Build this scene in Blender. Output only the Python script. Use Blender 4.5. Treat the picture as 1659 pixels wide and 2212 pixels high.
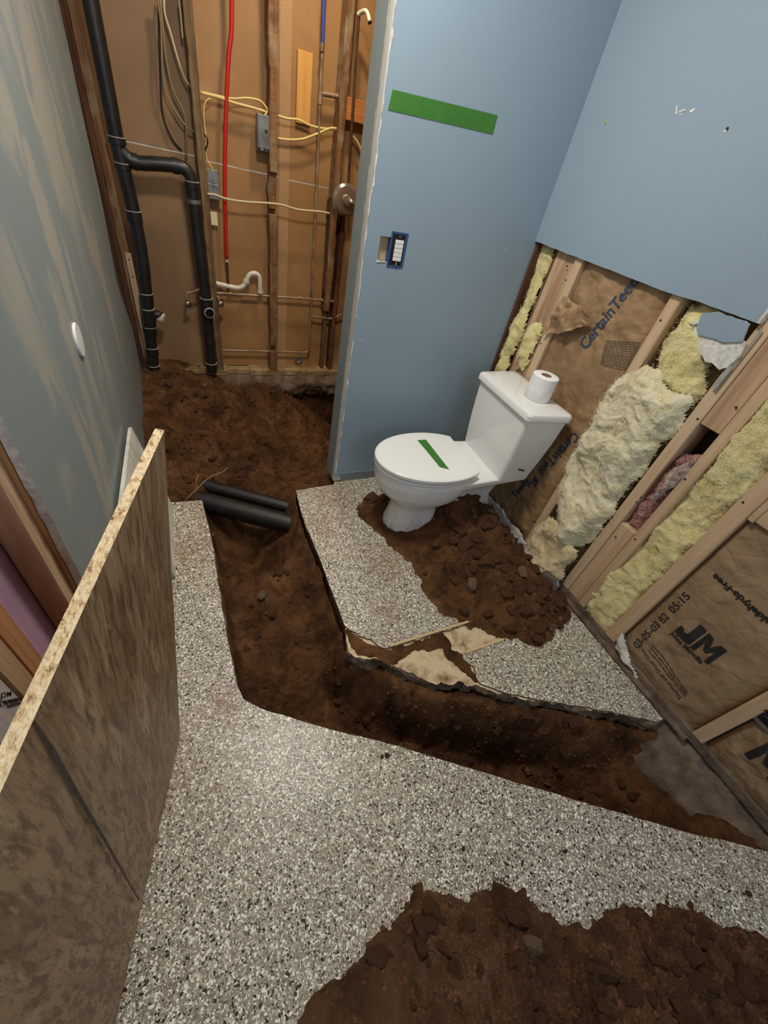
import bpy, bmesh, math, random
import numpy as np
from mathutils import Vector, Matrix

for o in list(bpy.data.objects):
    bpy.data.objects.remove(o, do_unlink=True)
scene = bpy.context.scene
COL = scene.collection
random.seed(7)
RNG = np.random.RandomState(11)

# ------------------------------------------------------------------ camera
IMW, IMH, FPX = 1659.0, 2212.0, 864.707
YAW, PITCH, ROLL = 0.569140709, -0.713527655, 0.240389436
CAM = np.array([0.0, 0.0, 1.35])
_f = np.array([math.sin(YAW)*math.cos(PITCH), math.cos(YAW)*math.cos(PITCH), math.sin(PITCH)])
_r = np.array([math.cos(YAW), -math.sin(YAW), 0.0])
_u = np.cross(_r, _f)
RIGHT = math.cos(ROLL)*_r + math.sin(ROLL)*_u
UP = -math.sin(ROLL)*_r + math.cos(ROLL)*_u
cd = bpy.data.cameras.new('camera')
cd.sensor_fit = 'HORIZONTAL'; cd.sensor_width = 36.0
cd.lens = 36.0*FPX/IMW; cd.clip_start = 0.02; cd.clip_end = 50
cam = bpy.data.objects.new('camera', cd); COL.objects.link(cam)
m3 = Matrix((RIGHT, UP, -_f)).transposed()
cam.matrix_world = Matrix.Translation(CAM) @ m3.to_4x4()
scene.camera = cam

# ------------------------------------------------------------------ world, lights, exposure
w = bpy.data.worlds.new('world'); scene.world = w; w.use_nodes = True
w.node_tree.nodes['Background'].inputs[0].default_value = (0.75, 0.85, 1.0, 1)
w.node_tree.nodes['Background'].inputs[1].default_value = 0.17
vs = scene.view_settings
vs.view_transform = 'Standard'; vs.look = 'None'; vs.gamma = 1.0; vs.exposure = 0.0
vs.use_curve_mapping = False

def area_light(name, loc, target, size, power, color, sizey=None):
    l = bpy.data.lights.new(name, 'AREA'); l.energy = power; l.color = color
    l.size = size
    if sizey: l.shape = 'RECTANGLE'; l.size_y = sizey
    o = bpy.data.objects.new(name, l); COL.objects.link(o)
    o.location = loc
    d = Vector(target) - Vector(loc)
    o.rotation_euler = d.to_track_quat('-Z', 'Y').to_euler()
    return o
area_light('ceiling_lamp_light', (0.36, 1.15, 2.38), (0.36, 1.15, 0), 0.26, 27, (1.0, 0.93, 0.83))
area_light('alcove_lamp_light', (0.74, 2.42, 2.38), (0.74, 2.42, 0), 0.12, 12, (1.0, 0.87, 0.68))
area_light('daylight_from_window', (0.3, -1.52, 1.75), (0.9, 1.0, 1.1), 1.1, 11, (0.74, 0.87, 1.0), 1.0)
area_light('added_entry_fill_light', (-0.45, -0.65, 2.38), (-0.45, -0.65, 0), 0.25, 2.5, (1.0, 0.93, 0.84))  # added fill lamp behind the viewer, brightens the open framing at the left

# ------------------------------------------------------------------ pixel -> point on a real plane
def ray(px, py):
    return RIGHT*(px-IMW/2) - UP*(py-IMH/2) + _f*FPX
def ax(px, py, X):
    d = ray(px, py); return CAM + d*((X-CAM[0])/d[0])
def ay(px, py, Y):
    d = ray(px, py); return CAM + d*((Y-CAM[1])/d[1])
def az(px, py, Z=0.0):
    d = ray(px, py); return CAM + d*((Z-CAM[2])/d[2])

# ------------------------------------------------------------------ numpy noise
def _hash(xi, yi, seed):
    h = (xi.astype(np.int64)*374761393 + yi.astype(np.int64)*668265263 + seed*1274126177) & 0xFFFFFFFF
    h = ((h ^ (h >> 13))*1274126177) & 0xFFFFFFFF
    h = h ^ (h >> 16)
    return (h & 0xFFFFFF)/float(0xFFFFFF)
def vnoise(x, y, seed=0):
    x = np.asarray(x, float); y = np.asarray(y, float)
    xi = np.floor(x); yi = np.floor(y); fx = x-xi; fy = y-yi
    fx = fx*fx*fx*(fx*(fx*6-15)+10); fy = fy*fy*fy*(fy*(fy*6-15)+10)
    a = _hash(xi, yi, seed); b = _hash(xi+1, yi, seed); c = _hash(xi, yi+1, seed); d = _hash(xi+1, yi+1, seed)
    return ((a*(1-fx)+b*fx)*(1-fy)+(c*(1-fx)+d*fx)*fy)*2-1
def fbm(x, y, octv=4, seed=0, gain=0.5):
    t = 0; amp = 1.0; fr = 1.0
    for k in range(octv):
        t = t + amp*vnoise(x*fr+k*17.3, y*fr-k*9.1, seed+k); amp *= gain; fr *= 2.03
    return t
def ridged(x, y, octv=4, seed=0):
    t = 0; amp = 1.0; fr = 1.0
    for k in range(octv):
        t = t + amp*(1-2*np.abs(vnoise(x*fr+k*7.7, y*fr+k*3.3, seed+k))); amp *= 0.5; fr *= 2.1
    return t
def sstep(t):
    t = np.clip(t, 0, 1); return t*t*(3-2*t)
def poly_sd(px, py, poly):
    """signed distance, positive inside"""
    px = np.asarray(px, float); py = np.asarray(py, float)
    d2 = np.full(px.shape, 1e9); ins = np.zeros(px.shape, bool)
    n = len(poly)
    for i in range(n):
        x0, y0 = poly[i][:2]; x1, y1 = poly[(i+1) % n][:2]
        ex, ey = x1-x0, y1-y0
        L = ex*ex+ey*ey+1e-12
        t = np.clip(((px-x0)*ex+(py-y0)*ey)/L, 0, 1)
        d2 = np.minimum(d2, (px-x0-t*ex)**2+(py-y0-t*ey)**2)
        c = ((y0 > py) != (y1 > py)) & (px < (x1-x0)*(py-y0)/((y1-y0) if abs(y1-y0) > 1e-12 else 1e-12)+x0)
        ins ^= c
    return np.where(ins, 1, -1)*np.sqrt(d2)

# ------------------------------------------------------------------ mesh helpers
class MB:
    def __init__(s): s.v = []; s.f = []; s.mi = []
    def add(s, vs, fs, mi=0):
        b = len(s.v); s.v += [tuple(float(c) for c in p) for p in vs]
        for f in fs: s.f.append(tuple(i+b for i in f)); s.mi.append(mi)
        return s
    def box(s, a, b, mi=0, bev=0.0):
        x0, y0, z0 = [min(p, q) for p, q in zip(a, b)]; x1, y1, z1 = [max(p, q) for p, q in zip(a, b)]
        if bev > 0:
            bm = bmesh.new(); bmesh.ops.create_cube(bm, size=1)
            for v in bm.verts:
                v.co = Vector((x0+(v.co.x+.5)*(x1-x0), y0+(v.co.y+.5)*(y1-y0), z0+(v.co.z+.5)*(z1-z0)))
            bmesh.ops.bevel(bm, geom=list(bm.edges), offset=min(bev, .45*min(x1-x0, y1-y0, z1-z0)), segments=1, affect='EDGES')
            bm.verts.index_update()
            s.add([v.co for v in bm.verts], [[v.index for v in f.verts] for f in bm.faces], mi); bm.free(); return s
        vs_ = [(x, y, z) for z in (z0, z1) for y in (y0, y1) for x in (x0, x1)]
        return s.add(vs_, [(0, 2, 3, 1), (4, 5, 7, 6), (0, 1, 5, 4), (2, 6, 7, 3), (0, 4, 6, 2), (1, 3, 7, 5)], mi)
    def hexa(s, p, mi=0):
        """8 points: bottom loop then top loop"""
        return s.add(p, [(3, 2, 1, 0), (4, 5, 6, 7), (0, 1, 5, 4), (1, 2, 6, 5), (2, 3, 7, 6), (3, 0, 4, 7)], mi)
    def tube(s, pts, r, seg=12, mi=0, cap=True, smooth_n=0, radii=None):
        P = [np.array(p, float) for p in pts]
        if smooth_n:
            P = catmull(P, smooth_n)
        n = len(P); R_ = radii if radii is not None else [r]*n
        T = []
        for i in range(n):
            t = P[min(i+1, n-1)]-P[max(i-1, 0)]; T.append(t/(np.linalg.norm(t)+1e-12))
        up = np.array([0, 0, 1.0]) if abs(T[0][2]) < .9 else np.array([1.0, 0, 0])
        nrm = np.cross(T[0], up); nrm /= np.linalg.norm(nrm)
        vs_, fs = [], []
        for i in range(n):
            nrm = nrm-T[i]*np.dot(nrm, T[i]); nrm /= (np.linalg.norm(nrm)+1e-12)
            bn = np.cross(T[i], nrm)
            for k in range(seg):
                a = 2*math.pi*k/seg
                vs_.append(P[i]+R_[i]*(math.cos(a)*nrm+math.sin(a)*bn))
        for i in range(n-1):
            for k in range(seg):
                fs.append((i*seg+k, i*seg+(k+1) % seg, (i+1)*seg+(k+1) % seg, (i+1)*seg+k))
        if cap:
            fs.append(tuple(range(seg))[::-1]); fs.append(tuple((n-1)*seg+k for k in range(seg)))
        return s.add(vs_, fs, mi)
    def lathe(s, prof, origin, axis=(0, 0, 1), seg=24, mi=0, caps=True):
        A = np.array(axis, float); A /= np.linalg.norm(A)
        u = np.cross(A, [0, 0, 1.0]) if abs(A[2]) < .9 else np.cross(A, [1.0, 0, 0]); u /= np.linalg.norm(u)
        v = np.cross(A, u); O = np.array(origin, float)
        vs_, fs = [], []
        for r, h in prof:
            for k in range(seg):
                a = 2*math.pi*k/seg
                vs_.append(O+A*h+r*(math.cos(a)*u+math.sin(a)*v))
        for i in range(len(prof)-1):
            for k in range(seg):
                fs.append((i*seg+k, i*seg+(k+1) % seg, (i+1)*seg+(k+1) % seg, (i+1)*seg+k))
        if caps and prof[0][0] > 1e-5: fs.append(tuple(range(seg))[::-1])
        if caps and prof[-1][0] > 1e-5: fs.append(tuple((len(prof)-1)*seg+k for k in range(seg)))
        return s.add(vs_, fs, mi)
    def loft(s, rings, mi=0, cap0=True, cap1=True):
        seg = len(rings[0]); vs_ = [p for r in rings for p in r]; fs = []
        for i in range(len(rings)-1):
            for k in range(seg):
                fs.append((i*seg+k, i*seg+(k+1) % seg, (i+1)*seg+(k+1) % seg, (i+1)*seg+k))
        if cap0: fs.append(tuple(range(seg))[::-1])
        if cap1: fs.append(tuple((len(rings)-1)*seg+k for k in range(seg)))
        return s.add(vs_, fs, mi)
    def prism(s, poly, h0, h1, mapf, mi=0, mi_top=None):
        """polygon (u,v) swept from h0 to h1; mapf(u,v,h)->xyz"""
        n = len(poly)
        vs_ = [mapf(u, v, h0) for u, v in poly]+[mapf(u, v, h1) for u, v in poly]
        s.add(vs_, [(i, (i+1) % n, n+(i+1) % n, n+i) for i in range(n)]+[tuple(range(n))[::-1]], mi)
        b = len(s.v)-2*n
        s.f.append(tuple(b+n+i for i in range(n))); s.mi.append(mi if mi_top is None else mi_top)
        return s
    def grid(s, P, mask=None, mi=0):
        """P: (n,m,3) array; mask (n,m) bool per vertex"""
        n, m = P.shape[:2]
        b = len(s.v)
        idx = np.arange(n*m).reshape(n, m)
        if mask is None: mask = np.ones((n, m), bool)
        ok = mask[:-1, :-1] & mask[1:, :-1] & mask[:-1, 1:] & mask[1:, 1:]
        used = np.zeros((n, m), bool)
        used[:-1, :-1] |= ok; used[1:, :-1] |= ok; used[:-1, 1:] |= ok; used[1:, 1:] |= ok
        remap = -np.ones(n*m, int); u = used.ravel(); remap[u] = np.arange(u.sum())+b
        s.v += [tuple(p) for p in P.reshape(-1, 3)[u].tolist()]
        i, j = np.nonzero(ok)
        q = np.stack([remap[idx[i, j]], remap[idx[i+1, j]], remap[idx[i+1, j+1]], remap[idx[i, j+1]]], 1)
        s.f += [tuple(r) for r in q.tolist()]; s.mi += [mi]*len(q)
        return s
def catmull(P, n):
    P = [np.array(p, float) for p in P]
    Q = [2*P[0]-P[1]]+P+[2*P[-1]-P[-2]]; out = []
    for i in range(1, len(Q)-2):
        for k in range(n):
            t = k/n; a, b, c, d = Q[i-1], Q[i], Q[i+1], Q[i+2]
            out.append(.5*((2*b)+(-a+c)*t+(2*a-5*b+4*c-d)*t*t+(-a+3*b-3*c+d)*t**3))
    out.append(P[-1]); return out

def settag(o, label=None, cat=None, kind=None, group=None):
    if label: o['label'] = label
    if cat: o['category'] = cat
    if kind: o['kind'] = kind
    if group: o['group'] = group
    return o
def link_parent(o, parent):
    if parent is not None:
        o.parent = parent
        o.matrix_parent_inverse = Matrix.Translation(-parent.location)
def mk(name, mb, mat, parent=None, label=None, cat=None, kind=None, group=None, smooth=False, sharp=None):
    me = bpy.data.meshes.new(name)
    me.from_pydata(mb.v, [], mb.f)
    mats = mat if isinstance(mat, (list, tuple)) else [mat]
    for m in mats: me.materials.append(m)
    if any(mb.mi): me.polygons.foreach_set('material_index', mb.mi)
    if smooth: me.polygons.foreach_set('use_smooth', [True]*len(me.polygons))
    bm = bmesh.new(); bm.from_mesh(me); bmesh.ops.recalc_face_normals(bm, faces=bm.faces)
    if sharp is not None:
        for e in bm.edges:
            if len(e.link_faces) == 2 and e.calc_face_angle(0) > sharp: e.smooth = False
    bm.to_mesh(me); bm.free()
    me.update()
    o = bpy.data.objects.new(name, me); COL.objects.link(o)
    link_parent(o, parent)
    return settag(o, label, cat, kind, group)
def thing(name, label, cat, loc, group=None):
    o = bpy.data.objects.new(name, None); COL.objects.link(o)
    o.location = Vector([float(c) for c in loc]); o.empty_display_size = .05
    return settag(o, label, cat, None, group)

# ------------------------------------------------------------------ materials
def srgb(r, g, b):
    def c(x):
        x /= 255.0
        return x/12.92 if x <= .04045 else ((x+.055)/1.055)**2.4
    return (c(r), c(g), c(b), 1.0)
class NT:
    def __init__(s, name):
        s.m = bpy.data.materials.new(name); s.m.use_nodes = True
        s.t = s.m.node_tree; s.b = s.t.nodes['Principled BSDF']
        s.tc = s.n('ShaderNodeTexCoord')
    def n(s, typ, **kw):
        nd = s.t.nodes.new(typ)
        for k, v in kw.items(): setattr(nd, k, v)
        return nd
    def l(s, a, b): s.t.links.new(a, b)
    def mapping(s, scale=(1, 1, 1), rot=(0, 0, 0), loc=(0, 0, 0)):
        mp = s.n('ShaderNodeMapping'); mp.inputs['Scale'].default_value = scale
        mp.inputs['Rotation'].default_value = rot; mp.inputs['Location'].default_value = loc
        s.l(s.tc.outputs['Object'], mp.inputs['Vector']); return mp.outputs[0]
    def noise(s, vec, scale=5, detail=4, rough=.55, dist=0):
        nd = s.n('ShaderNodeTexNoise'); nd.inputs['Scale'].default_value = scale
        nd.inputs['Detail'].default_value = detail; nd.inputs['Roughness'].default_value = rough
        nd.inputs['Distortion'].default_value = dist
        s.l(vec, nd.inputs['Vector']); return nd.outputs['Fac']
    def voro(s, vec, scale, out='Color', feature='F1'):
        nd = s.n('ShaderNodeTexVoronoi', feature=feature); nd.inputs['Scale'].default_value = scale
        s.l(vec, nd.inputs['Vector']); return nd.outputs[out]
    def ramp(s, fac, stops, interp='LINEAR'):
        r = s.n('ShaderNodeValToRGB'); cr = r.color_ramp; cr.interpolation = interp
        while len(cr.elements) < len(stops): cr.elements.new(.5)
        for e, (p, c) in zip(cr.elements, stops): e.position = p; e.color = c
        s.l(fac, r.inputs[0]); return r.outputs[0]
    def mix(s, fac, a, b, blend='MIX'):
        x = s.n('ShaderNodeMix', data_type='RGBA', blend_type=blend)
        for sock, val in ((x.inputs[0], fac), (x.inputs[6], a), (x.inputs[7], b)):
            if hasattr(val, 'links'): s.l(val, sock)
            else: sock.default_value = val
        return x.outputs[2]
    def math(s, op, a, b=None, clamp=False):
        x = s.n('ShaderNodeMath', operation=op); x.use_clamp = clamp
        for sock, val in ((x.inputs[0], a), (x.inputs[1], b)):
            if val is None: continue
            if hasattr(val, 'links'): s.l(val, sock)
            else: sock.default_value = val
        return x.outputs[0]
    def color(s, c):
        if hasattr(c, 'links'): s.l(c, s.b.inputs['Base Color'])
        else: s.b.inputs['Base Color'].default_value = c
    def rough(s, r):
        if hasattr(r, 'links'): s.l(r, s.b.inputs['Roughness'])
        else: s.b.inputs['Roughness'].default_value = r
    def bump(s, h, strength=.3, dist=.01):
        b = s.n('ShaderNodeBump'); b.inputs['Strength'].default_value = strength; b.inputs['Distance'].default_value = dist
        s.l(h, b.inputs['Height']); s.l(b.outputs[0], s.b.inputs['Normal'])
BW = [(0, (0, 0, 0, 1)), (1, (1, 1, 1, 1))]
def band(lo, hi): return [(lo, (0, 0, 0, 1)), (hi, (1, 1, 1, 1))]

def m_plain(name, c, rough=.5, metal=0.0, var=None, vscale=20, bump=0, bscale=80, spec=None):
    t = NT(name); v = t.mapping()
    if var is not None: t.color(t.mix(t.ramp(t.noise(v, vscale, 5), band(.35, .7)), c, var))
    else: t.color(c)
    t.rough(rough); t.b.inputs['Metallic'].default_value = metal
    if spec is not None: t.b.inputs['Specular IOR Level'].default_value = spec
    if bump: t.bump(t.noise(v, bscale, 3), bump, .004)
    return t.m
def m_wood(name, c1, c2, axis='z', freq=70, rough=.75, knot=True, stain=None, bump=.25):
    t = NT(name); k = {'x': (2.5, freq, freq), 'y': (freq, 2.5, freq), 'z': (freq, freq, 2.5)}[axis]
    v = t.mapping(k)
    g = t.noise(v, 1.0, 6, .65, .6)
    k2 = {'x': (.5, 9, 9), 'y': (9, .5, 9), 'z': (9, 9, .5)}[axis]
    g2 = t.noise(t.mapping(k2), 1.0, 3, .5, 1.2)
    c = t.mix(t.ramp(g, band(.35, .66)), c1, c2)
    c = t.mix(t.math('MULTIPLY', t.ramp(g2, band(.45, .65)), .45), c, tuple(x*.62 for x in c2[:3])+(1,))
    if stain is not None:
        c = t.mix(t.ramp(t.noise(t.mapping((9, 9, 6)), 1, 5, .6), band(.5, .68)), c, stain)
    t.color(c); t.rough(rough); t.bump(g, bump, .003)
    return t.m

def m_wall_paint(name, c, c2, scuff=.0):
    t = NT(name); v = t.mapping()
    n1 = t.noise(v, 1.3, 3, .5)
    c_ = t.mix(t.ramp(n1, band(.35, .7)), c, c2)
    t.color(c_); t.rough(.42)
    t.bump(t.noise(v, 260, 2), .09, .002)
    return t.m
M = {}
M['blue'] = m_wall_paint('blue_paint', srgb(142, 161, 176), srgb(135, 155, 171))
def m_left_wall():
    t = NT('patched_blue_paint')
    v = t.mapping((1.0, 2.3, .8), (.35, 0, 0))
    n = t.noise(v, 1.9, 5, .6, .8)
    v2 = t.mapping((1.0, 2.2, 1.0), (.3, 0, 0), (3, 1.7, .4))
    n2 = t.noise(v2, 1.1, 3, .5, .4)
    f = t.ramp(t.math('MULTIPLY', t.ramp(n, band(.49, .57)), t.ramp(n2, band(.38, .58))), band(.1, .9))
    sp = t.n('ShaderNodeSeparateXYZ'); t.l(t.tc.outputs['Object'], sp.inputs[0])
    far = t.ramp(t.math('MULTIPLY_ADD', sp.outputs[1], .45), band(.35, 1.0))  # more filler towards the far end
    f = t.math('MULTIPLY', f, t.math('ADD', far, .12), True)
    c = t.mix(f, srgb(134, 144, 145), srgb(162, 160, 150))
    t.color(c); t.rough(.5); t.bump(t.noise(t.mapping(), 200, 2), .08, .002)
    return t.m
M['leftwall'] = m_left_wall()
def m_gypsum():
    t = NT('raw_gypsum'); v = t.mapping()
    t.color(t.mix(t.ramp(t.noise(v, 60, 5, .7), band(.35, .7)), srgb(232, 230, 224), srgb(176, 172, 164)))
    t.rough(.95); t.bump(t.noise(v, 150, 4), .35, .003); return t.m
M['gypsum'] = m_gypsum()
M['rawedge'] = m_wood('raw_gypsum_band', srgb(206, 202, 192), srgb(168, 164, 154), 'z', 150, .95)
M['drypaper'] = m_plain('grey_drywall_paper', srgb(222, 218, 208), .9, 0, srgb(180, 176, 166), 12, .15, 120)
def m_brownboard():
    t = NT('brown_board_backing'); v = t.mapping()
    n = t.noise(v, 2.2, 5, .55, .3)
    c = t.mix(t.ramp(n, band(.35, .68)), srgb(170, 127, 78), srgb(146, 107, 63))
    n3 = t.noise(t.mapping((1, 1, 1), (0, 0, 0), (4, 2, 7)), 5.5, 4, .5)
    c = t.mix(t.math('MULTIPLY', t.ramp(n3, band(.60, .75)), .35), c, srgb(196, 160, 112))
    t.color(c); t.rough(.55); t.bump(t.noise(v, 90, 3), .05, .002); return t.m
M['brown'] = m_brownboard()
M['brown_grey'] = m_plain('grey_brown_board', srgb(152, 118, 82), .6, 0, srgb(132, 102, 70), 3, .05)
def m_texstrip():
    t = NT('embossed_strip'); v = t.mapping()
    t.color(t.mix(t.ramp(t.noise(v, 12, 4), BW), srgb(186, 146, 102), srgb(166, 128, 88))); t.rough(.6)
    t.bump(t.voro(v, 150, 'Distance'), .3, .002); return t.m
M['texstrip'] = m_texstrip()
M['oldwood'] = m_wood('old_brown_stud_wood', srgb(150, 108, 66), srgb(98, 62, 34), 'z', 60, .8, stain=srgb(150, 128, 96))
M['oldwood_dk'] = m_wood('dark_brown_stud_wood', srgb(112, 66, 36), srgb(64, 32, 16), 'z', 55, .8)
M['oldwood_x'] = m_wood('old_plate_wood', srgb(168, 138, 92), srgb(116, 88, 54), 'x', 50, .85, stain=srgb(176, 156, 116))
M['greywood'] = m_wood('weathered_stud_wood', srgb(146, 118, 80), srgb(92, 72, 46), 'z', 55, .8, stain=srgb(96, 62, 34))
M['fir'] = m_wood('new_fir_wood', srgb(210, 182, 148), srgb(190, 156, 120), 'z', 45, .7)
M['fir2'] = m_wood('pale_fir_wood', srgb(210, 184, 152), srgb(194, 164, 130), 'z', 40, .7)
M['fir3'] = m_wood('grainy_fir_wood', srgb(208, 178, 144), srgb(168, 130, 96), 'z', 32, .7, bump=.5)
M['fir_red'] = m_wood('orange_fir_wood', srgb(200, 150, 100), srgb(168, 112, 66), 'z', 48, .75)
M['fir_y'] = m_wood('new_fir_wood_level', srgb(206, 178, 148), srgb(184, 152, 120), 'y', 36, .7)
M['fir_x'] = m_wood('orange_block_wood', srgb(208, 138, 70), srgb(180, 104, 46), 'x', 48, .7)
M['yellowboard'] = m_wood('yellow_pine_board', srgb(224, 168, 88), srgb(206, 144, 66), 'z', 36, .65)
M['greyplank'] = m_wood('grey_lumber', srgb(206, 200, 200), srgb(172, 164, 164), 'z', 60, .8)
M['purple'] = m_plain('purple_board', srgb(190, 150, 172), .8, 0, srgb(168, 134, 160), 5, .1)
def m_osb(face=True):
    t = NT('strand_board_face' if face else 'strand_board_edge')
    if face:
        rot = (-.40, 0, 0)
        vn = t.n('ShaderNodeTexNoise'); vn.inputs['Scale'].default_value = 7; t.l(t.tc.outputs['Object'], vn.inputs['Vector'])
        wv = t.n('ShaderNodeVectorMath', operation='MULTIPLY_ADD'); t.l(vn.outputs['Color'], wv.inputs[0]); wv.inputs[1].default_value = (.014, .014, .014); t.l(t.tc.outputs['Object'], wv.inputs[2])
        def mp(scale, loc=(0, 0, 0)):
            q = t.n('ShaderNodeMapping'); q.inputs['Scale'].default_value = scale; q.inputs['Rotation'].default_value = rot; q.inputs['Location'].default_value = loc
            t.l(wv.outputs[0], q.inputs['Vector']); return q.outputs[0]
        sc = t.n('ShaderNodeSeparateColor'); t.l(t.voro(mp((38, 38, 4.5)), 1.0), sc.inputs[0])
        c = t.ramp(sc.outputs[0], [(0, srgb(150, 114, 78)), (.35, srgb(186, 148, 108)), (.7, srgb(168, 134, 100)), (1, srgb(206, 172, 130))])
        g = t.noise(mp((110, 110, 7)), 1.0, 5, .7, .2)
        c = t.mix(t.math('MULTIPLY', t.ramp(g, band(.46, .60)), .85), c, srgb(104, 74, 48))
        g4 = t.noise(mp((70, 70, 6), (3, 3, 3)), 1.0, 4, .6, .3)
        c = t.mix(t.math('MULTIPLY', t.ramp(g4, band(.58, .70)), .55), c, srgb(224, 194, 152))
        g5 = t.noise(mp((60, 60, 14), (7, 1, 3)), 1.0, 3, .6, .6)
        c = t.mix(t.math('MULTIPLY', t.ramp(g5, band(.68, .74)), .9), c, srgb(54, 36, 22))
        t.color(c); t.rough(.5); t.bump(g, .4, .003)
    else:
        v = t.mapping((170, 75, 170)); g = t.noise(v, 1.0, 5, .75)
        c = t.ramp(g, [(.34, srgb(112, 78, 48)), (.44, srgb(206, 178, 132)), (.56, srgb(240, 224, 188)), (.70, srgb(200, 168, 122))])
        t.color(c); t.rough(.85); t.bump(g, .7, .004)
    return t.m
M['osb'] = m_osb(True); M['osb_edge'] = m_osb(False)
def m_flake():
    t = NT('vinyl_flake_floor'); v = t.mapping()
    dn = t.n('ShaderNodeTexNoise'); dn.inputs['Scale'].default_value = 140; dn.inputs['Detail'].default_value = 2
    t.l(v, dn.inputs['Vector'])
    wv = t.n('ShaderNodeVectorMath', operation='MULTIPLY_ADD'); t.l(dn.outputs['Color'], wv.inputs[0])
    wv.inputs[1].default_value = (.004, .004, .0); t.l(v, wv.inputs[2]); vv = wv.outputs[0]
    a = t.voro(vv, 215, 'Color'); sa = t.n('ShaderNodeSeparateColor'); t.l(a, sa.inputs[0])
    W_, LG, MG, DG, BK = srgb(244, 240, 226), srgb(184, 176, 160), srgb(150, 140, 124), srgb(122, 112, 98), srgb(20, 18, 16)
    c1 = t.ramp(sa.outputs[0], [(0, BK), (.12, DG), (.24, MG), (.52, LG), (.74, W_), (.90, MG)], 'CONSTANT')
    b = t.voro(vv, 360, 'Color'); sb = t.n('ShaderNodeSeparateColor'); t.l(b, sb.inputs[0])
    c2 = t.ramp(sb.outputs[1], [(0, BK), (.10, MG), (.42, LG), (.64, DG), (.80, W_)], 'CONSTANT')
    c = t.mix(t.ramp(sa.outputs[2], [(0, (0, 0, 0, 1)), (.5, (1, 1, 1, 1))], 'CONSTANT'), c1, c2)
    # tracked-in soil: patches around the trench and where it was shovelled
    dust = t.ramp(t.noise(v, 5.5, 6, .62, .4), band(.42, .78))
    fine = t.ramp(t.noise(v, 60, 3, .6), band(.40, .65))
    spots = None
    for x, y, r, s_ in [(.66, 1.52, .20, 1.0), (.52, 1.30, .16, .75), (.72, 1.00, .20, .85), (-.03, .60, .10, 1.2), (-.05, 1.3, .22, .65), (.60, .74, .10, .8),
                       (.0, 1.5, .15, .8), (.56, .66, .09, .9), (.3, .15, .5, .25), (.9, .55, .2, .6), (-.15, .4, .25, .5)]:
        dv = t.n('ShaderNodeVectorMath', operation='DISTANCE'); t.l(v, dv.inputs[0]); dv.inputs[1].default_value = (x, y, 0)
        k = t.math('MULTIPLY', t.math('SUBTRACT', 1.0, t.math('DIVIDE', dv.outputs['Value'], r), True), s_)
        spots = k if spots is None else t.math('MAXIMUM', spots, k)
    d = t.math('MULTIPLY', t.math('ADD', t.math('MULTIPLY', dust, fine), t.math('MULTIPLY', fine, .35)), spots, True)
    d = t.math('MULTIPLY', d, 1.6, True)
    c = t.mix(d, c, srgb(128, 88, 56))
    c = t.mix(t.math('MULTIPLY', dust, .10), c, srgb(150, 124, 96))
    t.color(c); t.rough(.38)
    t.bump(sa.outputs[0], .12, .001)
    return t.m
M['flake'] = m_flake()
def m_concrete(name, c1, c2, c3, bump=.8):
    t = NT(name); v = t.mapping()
    n = t.noise(v, 9, 8, .65, .3)
    c = t.ramp(n, [(.3, c3), (.48, c2), (.66, c1)])
    t.color(c); t.rough(.95); t.bump(t.noise(v, 45, 7, .7), bump, .012); return t.m
M['concrete'] = m_concrete('broken_concrete', srgb(142, 122, 102), srgb(106, 86, 68), srgb(66, 46, 32))
M['ledge'] = m_concrete('footing_concrete', srgb(146, 127, 108), srgb(118, 99, 82), srgb(74, 55, 40), 1.0)
def m_base():
    t = NT('tan_leveling_layer'); v = t.mapping()
    n = t.noise(v, 14, 7, .65, .5)
    c = t.ramp(n, [(.30, srgb(112, 78, 50)), (.40, srgb(172, 146, 110)), (.52, srgb(208, 190, 156)), (.7, srgb(196, 168, 118))])
    t.color(c); t.rough(.9); t.bump(t.noise(v, 60, 5), .4, .004); return t.m
M['base'] = m_base()
def m_soil(name, c1, c2, c3, fine=140):
    t = NT(name); v = t.mapping()
    n = t.noise(v, 7, 8, .72, .6); n2 = t.noise(v, 40, 6, .75)
    c = t.ramp(n, [(.34, c3), (.49, c2), (.64, c1)])
    c = t.mix(t.math('MULTIPLY', t.ramp(n2, band(.52, .70)), .55), c, c3)
    sp = t.ramp(t.noise(t.mapping((1, 1, 1), (0, 0, 0), (2, 5, 1)), 230, 1), band(.76, .80))
    c = t.mix(t.math('MULTIPLY', sp, .45), c, srgb(190, 160, 124))
    t.color(c); t.rough(.96); t.b.inputs['Specular IOR Level'].default_value = .2
    t.bump(t.noise(v, fine, 6, .75), .9, .01); return t.m
M['soil'] = m_soil('red_brown_soil', srgb(130, 90, 56), srgb(98, 65, 39), srgb(56, 35, 20))
M['soil_fg'] = m_soil('brown_soil', srgb(116, 86, 61), srgb(92, 65, 45), srgb(58, 39, 26))
M['clod'] = m_soil('soil_clod', srgb(136, 98, 70), srgb(112, 77, 53), srgb(74, 49, 33), 90)
M['stone'] = m_soil('pale_stone', srgb(176, 150, 122), srgb(150, 122, 96), srgb(120, 92, 68), 60)
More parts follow.
